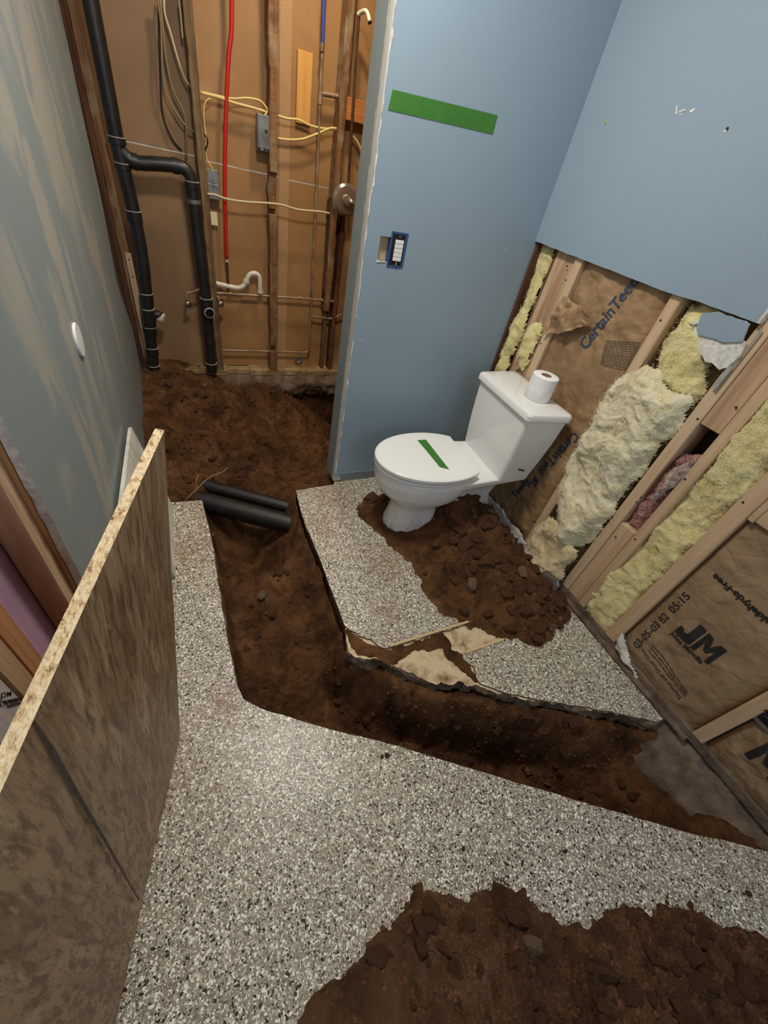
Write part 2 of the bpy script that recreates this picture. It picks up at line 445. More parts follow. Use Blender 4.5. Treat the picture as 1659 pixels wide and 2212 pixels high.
def m_fluff(name, c1, c2, c3):
    t = NT(name)
    v = t.mapping((1, 1, 1)); n = t.noise(v, 11, 8, .72, 1.6)
    c = t.ramp(n, [(.31, c3), (.45, c2), (.60, c1), (.78, c2)])
    fib = t.noise(t.mapping((1, 3, 1)), 90, 4, .7, 2.0)
    c = t.mix(t.math('MULTIPLY', t.ramp(fib, band(.5, .75)), .35), c, c3)
    t.color(c); t.rough(1.0); t.b.inputs['Specular IOR Level'].default_value = .05
    t.bump(t.noise(v, 60, 7, .8, 2.5), .75, .008)
    t.b.inputs['Sheen Weight'].default_value = .25
    return t.m
M['yellow'] = m_fluff('yellow_glass_wool', srgb(250, 240, 180), srgb(238, 222, 146), srgb(178, 154, 92))
M['cream'] = m_fluff('cream_glass_wool', srgb(252, 246, 216), srgb(244, 232, 182), srgb(192, 168, 118))
M['tanwool'] = m_fluff('tan_glass_wool', srgb(240, 224, 182), srgb(226, 204, 152), srgb(166, 136, 94))
M['pink'] = m_fluff('pink_glass_wool', srgb(196, 142, 136), srgb(160, 100, 98), srgb(78, 46, 44))
M['greywool'] = m_fluff('grey_pink_glass_wool', srgb(206, 186, 172), srgb(170, 146, 134), srgb(90, 66, 60))
def m_kraft(name, c1, c2):
    t = NT(name); v = t.mapping()
    n = t.noise(v, 7, 6, .6, .8)
    c = t.mix(t.ramp(n, band(.35, .68)), c1, c2)
    t.color(c); t.rough(.5)
    cr = t.voro(v, 16, 'Distance', 'DISTANCE_TO_EDGE')
    h = t.math('ADD', t.noise(v, 26, 4, .6, 1.0), t.math('MULTIPLY', t.ramp(cr, band(0, .12)), .35))
    t.bump(h, .35, .008); return t.m
M['kraft'] = m_kraft('kraft_paper_facing', srgb(164, 133, 97), srgb(134, 106, 74))
M['kraft2'] = m_kraft('kraft_paper_facing_greyer', srgb(158, 132, 102), srgb(138, 113, 84))
M['sheath'] = m_plain('dark_sheathing', srgb(58, 46, 36), .95)
M['ink_blue'] = m_plain('blue_grey_ink', srgb(52, 64, 84), .6)
M['ink_soft'] = m_plain('faded_ink', srgb(74, 66, 58), .7)
M['ink'] = m_plain('black_ink', srgb(36, 34, 32), .6)
M['abs'] = m_plain('black_drain_plastic', srgb(26, 25, 24), .38, 0, srgb(40, 38, 36), 14, .1, 60)
M['absdust'] = m_plain('dusty_black_plastic', srgb(14, 14, 13), .5, 0, srgb(34, 29, 23), 22, .2, 60)
M['ring'] = m_plain('grey_cement_ring', srgb(176, 170, 158), .7)
M['white_pvc'] = m_plain('white_plastic', srgb(226, 218, 204), .35, 0, srgb(196, 184, 164), 22)
M['porcelain'] = m_plain('white_porcelain', srgb(232, 231, 228), .12)
M['seat'] = m_plain('white_seat_plastic', srgb(236, 235, 231), .22)
def m_porc_dirty():
    t = NT('porcelain_with_soil_streaks'); v = t.mapping((30, 30, 5))
    sp = t.n('ShaderNodeSeparateXYZ'); t.l(t.tc.outputs['Object'], sp.inputs[0])
    f = t.math('MULTIPLY', t.ramp(t.noise(v, 1, 5, .6), band(.52, .72)), t.ramp(sp.outputs[2], [(.02, (1, 1, 1, 1)), (.20, (0, 0, 0, 1))]))
    f2 = t.math('MULTIPLY', t.ramp(t.noise(t.mapping(), 30, 6, .7), band(.60, .72)), .25)
    t.color(t.mix(t.math('MAXIMUM', t.math('MULTIPLY', f, .8), f2), srgb(230, 229, 226), srgb(150, 118, 88))); t.rough(.15); return t.m
M['porc_dirty'] = m_porc_dirty()
M['paper'] = m_plain('toilet_paper', srgb(244, 243, 241), .95, 0, srgb(236, 235, 233), 60, .3, 150)
M['cardboard'] = m_plain('cardboard_core', srgb(120, 92, 72), .9)
M['tape'] = m_plain('green_tape', srgb(62, 122, 44), .55, 0, srgb(56, 112, 38), 14, .15, 120)
M['red'] = m_plain('red_pipe', srgb(196, 34, 30), .35)
M['bluepipe'] = m_plain('blue_pipe', srgb(62, 72, 140), .4)
M['galv'] = m_plain('old_copper_pipe', srgb(128, 98, 72), .5, .35, srgb(176, 150, 122), 16, .15)
M['darkpipe'] = m_plain('dark_iron_pipe', srgb(62, 44, 32), .55, .3, srgb(92, 66, 46), 18, .15)
M['cable_y'] = m_plain('yellow_cable', srgb(222, 196, 122), .45)
M['cable_w'] = m_plain('off_white_cable', srgb(206, 188, 148), .5)
M['cable_g'] = m_plain('grey_tan_cable', srgb(140, 120, 90), .55)
M['cable_k'] = m_plain('black_cable', srgb(34, 28, 24), .5)
M['beadsteel'] = m_plain('corner_bead_metal', srgb(186, 190, 186), .45, .3, srgb(140, 146, 140), 30)
M['steel'] = m_plain('galvanized_steel', srgb(158, 158, 156), .4, .7, srgb(120, 120, 120), 14)
M['chrome'] = m_plain('dusty_chrome', srgb(200, 192, 182), .22, .85, srgb(170, 156, 140), 8)
M['label'] = m_plain('cream_label', srgb(226, 210, 164), .8)
M['white'] = m_plain('white_plastic_cover', srgb(226, 228, 228), .35)
M['bluebox'] = m_plain('blue_outlet_box', srgb(44, 76, 128), .45)
M['black'] = m_plain('black_plastic', srgb(18, 18, 20), .5)
M['nail'] = m_plain('nail_steel', srgb(72, 66, 60), .4, .7)
M['root'] = m_plain('tan_root', srgb(178, 138, 92), .8)
M['ceil'] = m_plain('white_ceiling_paint', srgb(226, 224, 218), .8)
M['lens'] = m_plain('lamp_housing', srgb(220, 220, 220), .4)

# ================================================================== SETTING
XR, XD = 1.454, 1.441        # right stud faces / drywall face
YB, YD = 2.898, 2.985        # back stud faces / board behind them
XL = -0.228                  # left wall face
YP, XP = 1.605, 0.663        # partition face / its free end
CEIL = 2.44
xy = lambda u, v, h: (u, v, h)

# ---- floor slabs -------------------------------------------------
def resample(pts, step, jag, seed, closed=False):
    out = []; P = list(pts)+([pts[0]] if closed else [])
    for i in range(len(P)-1):
        a, b = np.array(P[i][:2], float), np.array(P[i+1][:2], float)
        n = max(1, int(np.linalg.norm(b-a)/step)); t = (b-a)/(np.linalg.norm(b-a)+1e-9); nr = np.array([t[1], -t[0]])
        for k in range(n):
            q = a+(b-a)*k/n
            off = jag*float(fbm(q[0]*28+seed, q[1]*28-seed, 4, seed)) if (k or i) else 0
            out.append(tuple(q+nr*off))
    if not closed: out.append(tuple(P[-1][:2]))
    return out
trench_left = [(-.122, 1.587), (.004, 1.578), (.012, 1.40), (.017, 1.244), (.013, 1.07), (.013, .916), (.016, .76), (.019, .642), (.03, .592), (.075, .545)]
trench_front = [(.233, .431), (.446, .294), (.616, .172), (.796, .044), (.974, -.082), (1.199, -.238), (1.287, -.292), (1.408, -.37), (1.50, -.43)]
fore_edge = resample(trench_left+trench_front, .012, .0016, 3)
FORE = [(1.60, -.45), (1.60, -1.62), (-1.3, -1.62), (-1.3, 1.587)]+fore_edge
FORE_ROUGH = [(1.60, -.45), (1.60, -1.62), (-1.3, -1.62), (-1.3, 1.587)]+trench_left+trench_front
mb = MB()
n = len(FORE)
rows = [(0.0, 0.0), (-.012, .002), (-.04, -.006), (-.08, -.004), (-.115, -.012)]
def slab(poly, rows, z_top, jag, seed, rough_from=0, rough_to=None):
    """prism with ragged side rows. returns MB: slot0 top, slot1 sides"""
    mb = MB(); n = len(poly); P = np.array(poly, float)
    nx = np.roll(P, -1, 0)-np.roll(P, 1, 0)
    nrm = np.stack([nx[:, 1], -nx[:, 0]], 1); nrm /= (np.linalg.norm(nrm, axis=1)[:, None]+1e-9)
    area = .5*np.sum(P[:, 0]*np.roll(P[:, 1], -1)-np.roll(P[:, 0], -1)*P[:, 1])
    if area < 0: nrm = -nrm
    rings = []
    for k, (z, off) in enumerate(rows):
        d = off+(jag*fbm(P[:, 0]*18+k*3.1, P[:, 1]*18+k*1.7, 4, seed) if k else 0)
        Q = P+nrm*np.reshape(d*np.ones(n), (n, 1))
        zz = z_top+z+(jag*.5*fbm(P[:, 0]*25, P[:, 1]*25+k, 3, seed+9) if 0 < k else np.zeros(n))
        rings.append([(Q[i, 0], Q[i, 1], zz[i]) for i in range(n)])
    vs_ = [p for r in rings for p in r]; fs = []
    for i in range(len(rings)-1):
        for k in range(n): fs.append((i*n+k, i*n+(k+1) % n, (i+1)*n+(k+1) % n, (i+1)*n+k))
    mb.add(vs_, fs, 1)
    mb.f.append(tuple(range(n))); mb.mi.append(0)
    return mb
fo = mk('floor', slab(FORE, rows, 0.0, .006, 5), [M['flake'], M['concrete']], kind='structure')
settag(fo, 'speckled grey flake floor slab in the foreground and along the left wall', 'floor')

T_left = [(.66, 1.578), (.448, 1.563), (.436, 1.45), (.430, 1.30), (.434, 1.07), (.432, .90), (.429, .75), (.410, .66)]
T_front = [(.428, .622), (.519, .572), (.607, .478), (.66, .434), (.74, .405), (.814, .373), (.904, .306), (1.026, .238), (1.10, .20), (1.214, .138), (1.30, .09), (1.397, .03)]
t_edge = resample(T_left, .012, .0025, 8)[:-1]+resample([T_left[-1]]+T_front, .008, .010, 21)
TOI = t_edge+[(1.60, .02), (1.60, 1.74), (.70, 1.74)]
T_ROUGH = T_left+T_front+[(1.60, .02), (1.60, 1.74), (.70, 1.74)]
tslab = slab(TOI, [(0, 0), (-.010, .004), (-.028, -.002), (-.045, .004), (-.062, -.006), (-.085, -.012), (-.11, -.02)], -.009, .011, 31)
nT = len(TOI); nL = len(resample(T_left, .012, .0025, 8))-1
for k_ in range(1, 7):      # the saw-cut left side stays flat and slightly undercut
    for i_ in range(nL):
        v_ = tslab.v[k_*nT+i_]; b_ = tslab.v[i_]
        w_ = min(1.0, (nL-i_)/6.0)
        tslab.v[k_*nT+i_] = (v_[0]+w_*(b_[0]+.010*min(1, k_/3)+.25*(v_[0]-b_[0])-v_[0]), v_[1], v_[2])
tb = mk('floor', tslab, [M['base'], M['concrete']], kind='structure')
settag(tb, 'concrete floor slab with a tan patched layer carrying the toilet', 'floor')
cov1 = resample([(.66, 1.578), (.446, 1.564), (.434, 1.45), (.428, 1.30), (.432, 1.07), (.430, .90), (.427, .752)], .02, .0015, 4)+\
       resample([(.432, .735), (.47, .685), (.50, .665), (.53, .615), (.546, .611), (.70, .607), (.891, .608), (1.13, .606)], .012, .004, 14)+\
       [(1.13, .503), (1.05, .503), (.93, .497)]+resample([(.824, .502), (.812, .475), (.835, .44), (.822, .40), (.822, .377)], .012, .004, 41)+\
       resample([(.904, .309), (1.026, .241), (1.214, .141), (1.397, .033)], .014, .003, 17)+[(1.43, .03), (1.43, 1.597), (.70, 1.597)]
mb = MB().prism(cov1, -.009, 0.0, xy, 1, 0)
mk('floor_covering', mb, [M['flake'], m_plain('covering_edge', srgb(150, 118, 84), .9, 0, srgb(96, 66, 44), 30)], parent=tb, label='speckled flake floor covering with a strip torn out')
# lifted wooden strips along the torn-out plank
for a, b, hh in (((.56, .6135), (.94, .612), .006), ((.835, .4985), (1.02, .502), .005)):
    mb = MB().box((a[0], a[1]-.004, .0), (b[0], a[1]+.004, hh))
    mk('edge_strip', mb, m_plain('pale_edge_strip', srgb(206, 180, 138), .8), parent=tb)

# ---- soil in the trench ------------------------------------------------
CP = np.array([
 (.20, 1.25, -.225), (.20, 1.0, -.235), (.10, 1.0, -.225), (.34, 1.0, -.17), (.20, .75, -.25), (.10, .65, -.235), (.34, .75, -.22), (.33, 1.25, -.18), (.08, 1.25, -.19),
 (.30, .55, -.30), (.50, .43, -.33), (.62, .28, -.33), (.80, .22, -.36), (.72, .33, -.34), (1.0, .06, -.35), (.95, .18, -.33), (1.15, -.05, -.31), (1.15, .06, -.24), (1.24, -.12, -.215), (1.22, -.20, -.15),
 (1.32, -.12, -.17), (1.33, -.22, -.115), (1.31, -.28, -.075), (1.40, -.32, -.06), (1.45, -.40, -.03), (1.36, .0, -.18),
 (.10, 1.40, -.36), (.20, 1.42, -.40), (.30, 1.38, -.36), (.10, 1.55, -.38), (.22, 1.53, -.40), (.34, 1.46, -.25), (.43, 1.44, -.11), (.42, 1.36, -.12), (.44, 1.54, -.10), (.48, 1.60, -.12), (.02, 1.62, -.25),
 (.10, 1.80, -.24), (.25, 1.75, -.29), (.40, 1.68, -.255), (.52, 1.72, -.20), (.60, 1.66, -.12), (.68, 1.80, -.14), (.58, 1.85, -.20),
 (-.05, 1.72, -.06), (-.01, 1.66, -.09), (.0, 1.78, -.10), (-.10, 1.62, -.04), (-.20, 1.65, -.03), (-.20, 1.9, -.02), (-.10, 1.95, -.09), (.0, 2.05, -.13), (.15, 2.0, -.21), (.3, 1.95, -.245), (.45, 2.0, -.235),
 (-.20, 2.2, .0), (-.08, 2.3, -.05), (.08, 2.35, -.10), (.25, 2.3, -.17), (.42, 2.3, -.20), (.60, 2.2, -.20), (.75, 2.1, -.21),
 (-.20, 2.6, .04), (-.20, 2.85, .055), (-.05, 2.6, .02), (-.05, 2.85, .045), (.10, 2.65, -.02), (.12, 2.85, .01), (.30, 2.60, -.10), (.30, 2.85, -.05), (.48, 2.60, -.15), (.48, 2.85, -.09),
 (.65, 2.5, -.21), (.65, 2.85, -.13), (.80, 2.4, -.26), (.84, 2.7, -.32), (1.0, 2.5, -.44), (1.0, 2.85, -.42), (1.3, 2.4, -.46), (1.3, 2.85, -.46), (1.55, 2.85, -.46), (.74, 2.75, -.22), (.72, 2.55, -.20), (.92, 2.3, -.32), (.9, 2.0, -.22), (1.3, 1.9, -.2),
 (-.35, 2.0, .0), (-.35, 2.7, .04), (1.55, 2.4, -.44)])
def tps_fit(P, lam=1e-3):
    n = len(P); d = np.hypot(P[:, None, 0]-P[None, :, 0], P[:, None, 1]-P[None, :, 1])
    K = d*d*np.log(d+1e-9)+lam*np.eye(n); Q = np.c_[np.ones(n), P[:, :2]]
    A = np.block([[K, Q], [Q.T, np.zeros((3, 3))]])
    return np.linalg.solve(A, np.r_[P[:, 2], 0, 0, 0])
TW = tps_fit(CP)
def tps(x, y):
    out = TW[-3]+TW[-2]*x+TW[-1]*y
    for k in range(len(CP)):
        r2 = (x-CP[k, 0])**2+(y-CP[k, 1])**2
        out = out+TW[k]*.5*r2*np.log(r2+1e-12)
    return out
def soil_z(X, Y):
    b = np.clip(tps(X, Y), -.75, .09)
    dF = -poly_sd(X, Y, FORE_ROUGH); dT = -poly_sd(X, Y, T_ROUGH)
    wob = .012*fbm(X*14, Y*14, 3, 60)
    z = b
    top = -.06
    front = sstep((.60-Y)/.12)
    for d, w, sh in ((dF, .055, .012), (dT, .085, .012-.040*front)):
        k = 1-sstep((d+sh+wob)/w)
        z = np.maximum(z, z+(top-z)*k*(z < top)) if False else np.where(z < top, z+(top-z)*k, z)
    inside = (dF < -.06) | (dT < -.06)
    z = np.where((dF < 0) | (dT < 0), np.minimum(z, -.10), z)
    z = z+.018*fbm(X*6.5, Y*6.5, 5, 70)+.005*ridged(X*26, Y*26, 3, 71)+.0035*np.abs(fbm(X*75, Y*75, 2, 75))
    pit = sstep((Y-1.75)/.3)
    z = z+pit*(.024*np.abs(fbm(X*24, Y*24, 4, 81))+.045*fbm(X*4.5, Y*4.5, 2, 83))*np.clip(1-np.maximum(0, z+.02)*8, .3, 1)
    z = np.where((dF < .004) | (dT < .004), np.minimum(z, -.05), z)
    return z, inside
gx = np.arange(-.36, 1.60, .0062); gy = np.arange(-.52, 2.99, .0062)
GX, GY = np.meshgrid(gx, gy, indexing='ij')
GZ, INS = soil_z(GX, GY)
soil = mk('trench_soil', MB().grid(np.stack([GX, GY, GZ], 2), ~INS), M['soil'], kind='stuff', smooth=True,
          label='red brown soil lining the dug out trench and pit', cat='soil')
def soil_at(x, y):
    z, _ = soil_z(np.array([x]), np.array([y])); return float(z[0])

# ---- concrete footing ledge along the right wall -------------------------
ys = np.arange(-.60, .10, .010)
tt = np.linspace(0, 1, 15)
P = np.zeros((len(ys), len(tt), 3))
for i, y in enumerate(ys):
    lowx = np.interp(y, [-.6, -.40, -.32, -.25, -.16, -.03, .06, .10], [1.42, 1.40, 1.365, 1.345, 1.35, 1.335, 1.315, 1.345])
    lowz = np.interp(y, [-.6, -.42, -.32, -.25, -.16, -.03, .10], [-.02, -.04, -.07, -.10, -.12, -.135, -.10])
    for j, t in enumerate(tt):
        if t < .78:
            k = t/.78; x = 1.50+(lowx-1.50)*k; z = -.004+(lowz+.004)*(k**1.35)
        else:
            k = (t-.78)/.22; x = lowx+.03*k; z = lowz-.22*k
        P[i, j] = (x, y, z)
nn = fbm(P[:, :, 0]*22+P[:, :, 2]*14, P[:, :, 1]*22, 5, 91)
P[:, :, 2] += .014*nn+.004*ridged(P[:, :, 0]*60, P[:, :, 1]*60, 3, 97); P[:, :, 0] += .010*fbm(P[:, :, 1]*20, P[:, :, 2]*30+P[:, :, 0]*9, 4, 93)
mk('footing', MB().grid(P), M['ledge'], kind='structure', smooth=True, label='rough grey concrete footing sloping from right wall into the trench', cat='footing')

# ---- ceiling, rear wall ------------------------------------------------------
mk('ceiling', MB().box((-1.3, -1.62, CEIL), (1.6, 3.05, CEIL+.05)), M['ceil'], kind='structure', label='plain white ceiling above the room', cat='ceiling')
wr = MB()
wr.box((-1.3, -1.70, 0), (-.3, -1.60, CEIL)); wr.box((.9, -1.70, 0), (1.6, -1.60, CEIL))
wr.box((-.3, -1.70, 0), (.9, -1.60, 1.2)); wr.box((-.3, -1.70, 2.25), (.9, -1.60, CEIL))
mk('wall_rear', wr, M['blue'], kind='structure', label='blue painted rear wall with a window opening behind the viewer', cat='wall')

# ---- left wall --------------------------------------------------------------
Ls = []
zs = np.linspace(0.0, CEIL, 90)
fe = sorted([(float(ax(px, py, XL)[2]), float(ax(px, py, XL)[1])) for px, py in ((126, 0), (157, 142), (187, 285), (222, 447), (252, 610), (287, 712), (305, 797))])
far = [(float(np.interp(z, [q[0] for q in fe], [q[1] for q in fe]))+.008*float(fbm(np.array(z*22), np.array(.3), 4, 5)), z) for z in zs]
near = [(.632+.0035*float(fbm(np.array(z*40), np.array(7.), 3, 8)), z) for z in zs[::-1]]
lp = [(.632, 0)]+far+[(.632, CEIL)]+near[1:-1]
wl = mk('wall_left', MB().prism(lp, XL-.013, XL, lambda u, v, h: (h, u, v), 1, 0), [M['leftwall'], M['gypsum']], kind='structure',
        label='grey blue patched drywall at the left with pale filler smears', cat='wall')
def stud_box(name, x0, y0, z0, x1, y1, z1, mat, parent, label=None):
    return mk(name, MB().box((x0, y0, z0), (x1, y1, z1), 0, .0025), mat, parent=parent, label=label)
# open framing where the drywall stops, left of the strand board
stud_box('stud', -.268, .626, 0, XL-.014, .664, CEIL, M['fir_red'], wl, 'brown jamb stud against the drywall edge')
stud_box('stud', -.286, .585, 0, -.248, .6255, CEIL, M['fir3'], wl, 'light grained fir stud')
stud_box('stud', -.286, .391, 0, -.243, .430, CEIL, M['fir_red'], wl)
stud_box('stud', -.286, .352, 0, -.243, .3905, CEIL, M['fir3'], wl)
mk('board_panel', MB().box((-.303, .16, 0), (-.288, .72, CEIL)), M['purple'], parent=wl, label='purple grey board seen between the studs')
for y in (1.05, 1.46, 1.87, 2.28, 2.69):
    stud_box('stud', -.33, y, 0.03, XL-.014, y+.04, CEIL, M['oldwood_dk'], wl)

# ---- partition ------------------------------------------------------------------
HX0, HX1, HZ0, HZ1 = .728, .832, 1.052, 1.132     # hole with the switch box, metres
def part_face(u, v, h): return (u, h, v)
wp_m = MB()
for (u0, u1, v0, v1) in ((XP, HX0, 0, CEIL), (HX1, 1.60, 0, CEIL), (HX0, HX1, 0, HZ0), (HX0, HX1, HZ1, CEIL)):
    wp_m.box((u0, YP, v0), (u1, YP+.013, v1))
wpt = mk('wall_partition', wp_m, M['blue'], kind='structure', label='blue painted partition wall beside the toilet', cat='wall')
mk('drywall_end', MB().box((XP-.002, YP+.018, 0), (XP+.011, YP+.118, CEIL)), m_wall_paint('grey_blue_end_paint', srgb(140, 150, 150), srgb(126, 138, 140)), parent=wpt)
mk('drywall_back', MB().box((XP+.011, YP+.108, 0), (1.60, YP+.118, CEIL)), M['brown'], parent=wpt)
for x in (XP+.012, .94, 1.35):
    stud_box('stud', x, YP+.0135, .04, x+.038, YP+.107, CEIL-.04, M['fir'] if x > .8 else M['oldwood'], wpt)
stud_box('bottom_plate', XP+.012, YP+.0135, 0, 1.58, YP+.107, .038, M['oldwood_x'], wpt)
# ragged white gypsum corner
zz = np.linspace(0.0, CEIL, 260)
P = np.zeros((len(zz), 4, 3))
wob = .0016*fbm(zz*26, zz*0+1, 5, 12); wob2 = .0014*fbm(zz*34, zz*0+4, 5, 15)
for j, (dx, dy) in enumerate(((.0075, -.0008), (.0008, -.0016), (-.0030, .010), (-.0026, .020))):
    P[:, j, 0] = XP+dx+(wob if j == 0 else 0); P[:, j, 1] = YP+dy+(wob2 if j == 3 else 0); P[:, j, 2] = zz
mk('raw_corner', MB().grid(P), M['rawedge'], parent=wpt, label='ragged raw gypsum corner band')
for (dx, dy, w0, sd) in ((.0078, -.0018, .0020, 3), (-.0032, .0195, .0013, 5)):
    Q = np.zeros((len(zz), 2, 3)); o_ = .0022*fbm(zz*18, zz*0+sd, 5, 50+sd); ww = w0*(1+1.1*fbm(zz*30, zz*0+sd*2, 4, 60+sd))
    for j in (0, 1):
        Q[:, j, 0] = XP+dx+(o_+(j-.5)*2*ww if sd == 3 else 0); Q[:, j, 1] = YP+dy+(o_+(j-.5)*2*ww if sd == 5 else 0); Q[:, j, 2] = zz
    mk('paper_edge', MB().grid(Q), M['gypsum'], parent=wpt, label='torn white paper edge')
# baseboard with a torn corner
bb = [(XP+.04, 0.0), (XP+.045, .012), (XP+.036, .022), (XP+.043, .030), (XP+.026, .042), (XP+.018, .046), (XP+.001, .046), (XP+.001, .052), (1.44, .052), (1.44, 0.0)]
bbo = mk('baseboard_partition', MB().prism(bb, YP-.009, YP-.0005, part_face), m_wall_paint('grey_base_paint', srgb(118, 130, 132), srgb(108, 122, 126)), kind='structure',
   label='low grey blue baseboard along the partition with a torn corner', cat='baseboard')
mk('torn_patch', MB().box((XP+.002, YP-.0028, .004), (XP+.04, YP-.0006, .044)), M['drypaper'], parent=bbo)
# scuffs, small holes
for (px, py, r) in ((783, 735, .004), (1092, 540, .003)):
    p = ay(px, py, YP-.0008); mk('nick', MB().lathe([(r, 0), (r*.6, .0006), (0.00001, .0004)], p, (0, -1, 0), 9), M['gypsum'], parent=wpt)

# ---- back wall ---------------------------------------------------------------------
seam = 1.148
wb_m = MB()
for (a, b) in ((-.36, .252), (.256, .655), (.659, 1.03), (1.034, 1.60)):
    pass
wb = mk('wall_back', MB().box((-.36, YD+.012, -.8), (1.60, YD+.03, CEIL)), M['brown'], kind='structure', label='brown board back wall behind the bare studs', cat='wall')
for (a, b, s1, s2) in ((-.36, .2515, 1.175, 1.168), (.2535, .6665, 1.158, 1.15), (.7255, 1.60, 1.146, 1.138)):
    fz = lambda u, v, h: (u, h, v)
    pm = M['brown'] if a > 0 else M['brown_grey']
    mk('backing_panel', MB().prism([(a, s1+.0035), (b, s2+.0035), (b, CEIL), (a, CEIL)], YD, YD+.012, fz), pm, parent=wb)
    mk('backing_panel', MB().prism([(a, .036), (b, .036), (b, s2-.0035), (a, s1-.0035)], YD, YD+.012, fz), pm, parent=wb)
    mk('seam_tape', MB().prism([(a, s1-.0045), (b, s2-.0045), (b, s2+.0045), (a, s1+.0045)], YD+.002, YD+.006, fz), M['drypaper'], parent=wb)
mk('embossed_strip', MB().box((.667, YD-.002, .0361), (.725, YD+.011, CEIL)), M['texstrip'], parent=wb, label='pebbled narrow strip')
# studs
def jag_stud(name, x0, x1, z0, z1, mat, parent, notch=(), y0=YB, y1=YD-.001, amp=.003, seed=1, label=None):
    zz = np.linspace(z0, z1, max(4, int((z1-z0)/.012)))
    rings = []
    for z in zz:
        e = amp*float(fbm(np.array(z*13.), np.array(seed*3.3), 3, seed)); e2 = amp*float(fbm(np.array(z*17.), np.array(seed*5.1), 3, seed+5))
        yy = y0+amp*.6*float(fbm(np.array(z*20.), np.array(seed*1.1), 3, seed+9))
        for (n0, n1, dep) in notch:
            if n0 < z < n1: yy += dep
        c = .003
        rings.append([(x0+e+c, yy, z), (x1+e2-c, yy, z), (x1+e2, yy+c, z), (x1+e2, y1, z), (x0+e, y1, z), (x0+e, yy+c, z)])
    return mk(name, MB().loft(rings), mat, parent=parent, label=label)
s0 = jag_stud('stud', -.205, -.166, .04, CEIL, M['oldwood'], wb, amp=.0015, seed=1)
jag_stud('stud', -.232, -.206, .04, CEIL, M['oldwood_dk'], wb, amp=.001, seed=2)
s1 = jag_stud('stud', .232, .272, .036, CEIL, M['greywood'], wb, amp=.002, seed=3)
s2 = jag_stud('stud', .597, .641, .036, CEIL, M['oldwood'], wb, notch=((1.00, 1.16, .035), (.975, 1.0, .060), (.18, .215, .05)), amp=.004, seed=4)
s3 = jag_stud('stud', .967, 1.007, .47, CEIL, M['oldwood'], wb, amp=.003, seed=5, label='brown stud broken off above the floor')
s3b = jag_stud('stud', .985, 1.005, .036, .47, M['greywood'], wb, amp=.003, seed=6, y0=YB+.03)
s4 = jag_stud('stud', 1.20, 1.24, .036, CEIL, M['oldwood_dk'], wb, amp=.003, seed=7)
s4b = jag_stud('stud', 1.04, 1.07, .036, 1.05, M['oldwood_dk'], wb, amp=.003, seed=8, y0=YB+.02)
mk('cleat', MB().hexa([(-.186, YB-.018, .03), (-.156, YB-.018, .03), (-.156, YB-.001, .03), (-.186, YB-.001, .03),
                        (-.186, YB-.018, .705), (-.156, YB-.018, .703), (-.156, YB-.001, .703), (-.186, YB-.001, .705)]), M['fir'], parent=wb, label='light wood strip screwed to the left stud')
for z in (.675, .59, .09):
    mk('screw', MB().lathe([(.004, 0), (.003, .002), (.00001, .0022)], (-.171, YB-.018, z), (0, -1, 0), 8), M['nail'], parent=wb)
mk('yellow_board', MB().box((.752, YD-.020, 1.395), (.830, YD-.001, 1.662), 0, .002), M['yellowboard'], parent=wb, label='yellow pine scrap board')
stud_box('blocking', 1.0075, YB+.005, 1.455, 1.199, YB+.045, 1.545, M['fir_x'], wb, 'orange horizontal block')
# bottom plate (in pieces around a notch)
for (a, b, zt) in ((-.165, .30, .036), (.452, 1.60, .036)):
    xs = np.linspace(a, b, int((b-a)/.012)); rings = []
    for x in xs:
        e = .004*float(fbm(np.array(x*24), np.array(2.), 4, 3)); e2 = .006*float(fbm(np.array(x*30), np.array(5.), 4, 6))
        rings.append([(x, YB-.004+e2, 0), (x, YB-.003+e2, zt-.004+e), (x, YB+.004, zt+e), (x, YD-.0005, zt), (x, YD-.0005, 0)])
    mk('bottom_plate', MB().loft(rings), M['oldwood_x'], parent=wb, label='rough worn bottom plate')
mk('bottom_plate', MB().box((.3005, YB+.022, 0), (.4515, YD-.0005, .032), 0, .003), M['oldwood_x'], parent=wb)
# rough concrete lip below the plate
xs = np.arange(-.34, 1.6, .010); tv = np.linspace(0, 1, 13); P = np.zeros((len(xs), len(tv), 3))
for j, t in enumerate(tv):
    P[:, j, 0] = xs
    P[:, j, 1] = YB+.035-.085*min(1, t*2.2)+(.03 if t > .8 else 0)*(t-.8)/.2
    P[:, j, 2] = -.002-.15*max(0, (t-.25))/.75
P[:, :, 1] += .022*fbm(P[:, :, 0]*16, P[:, :, 2]*22+2, 5, 44)*np.linspace(0, 1, 13)[None, :]
P[:, :, 2] += .014*fbm(P[:, :, 0]*20+9, np.tile(tv*5, (len(xs), 1)), 4, 46)*np.linspace(.3, 1, 13)[None, :]
P[:, :, 2] = np.minimum(P[:, :, 2], -.001)
mk('footing', MB().grid(P), M['concrete'], kind='structure', smooth=True, label='crumbling concrete lip under the back wall plate', cat='footing')
mk('foundation', MB().box((-.34, YB+.03, -.8), (1.584, YD+.011, -.03)), M['soil'], parent=wb, label='soil bank below the plate')
# extra side wall of the alcove so light stays inside
mk('wall_alcove', MB().box((1.585, YP+.12, -.8), (1.60, YD, CEIL)), M['brown'], kind='structure', label='brown side wall of the alcove behind the partition', cat='wall')

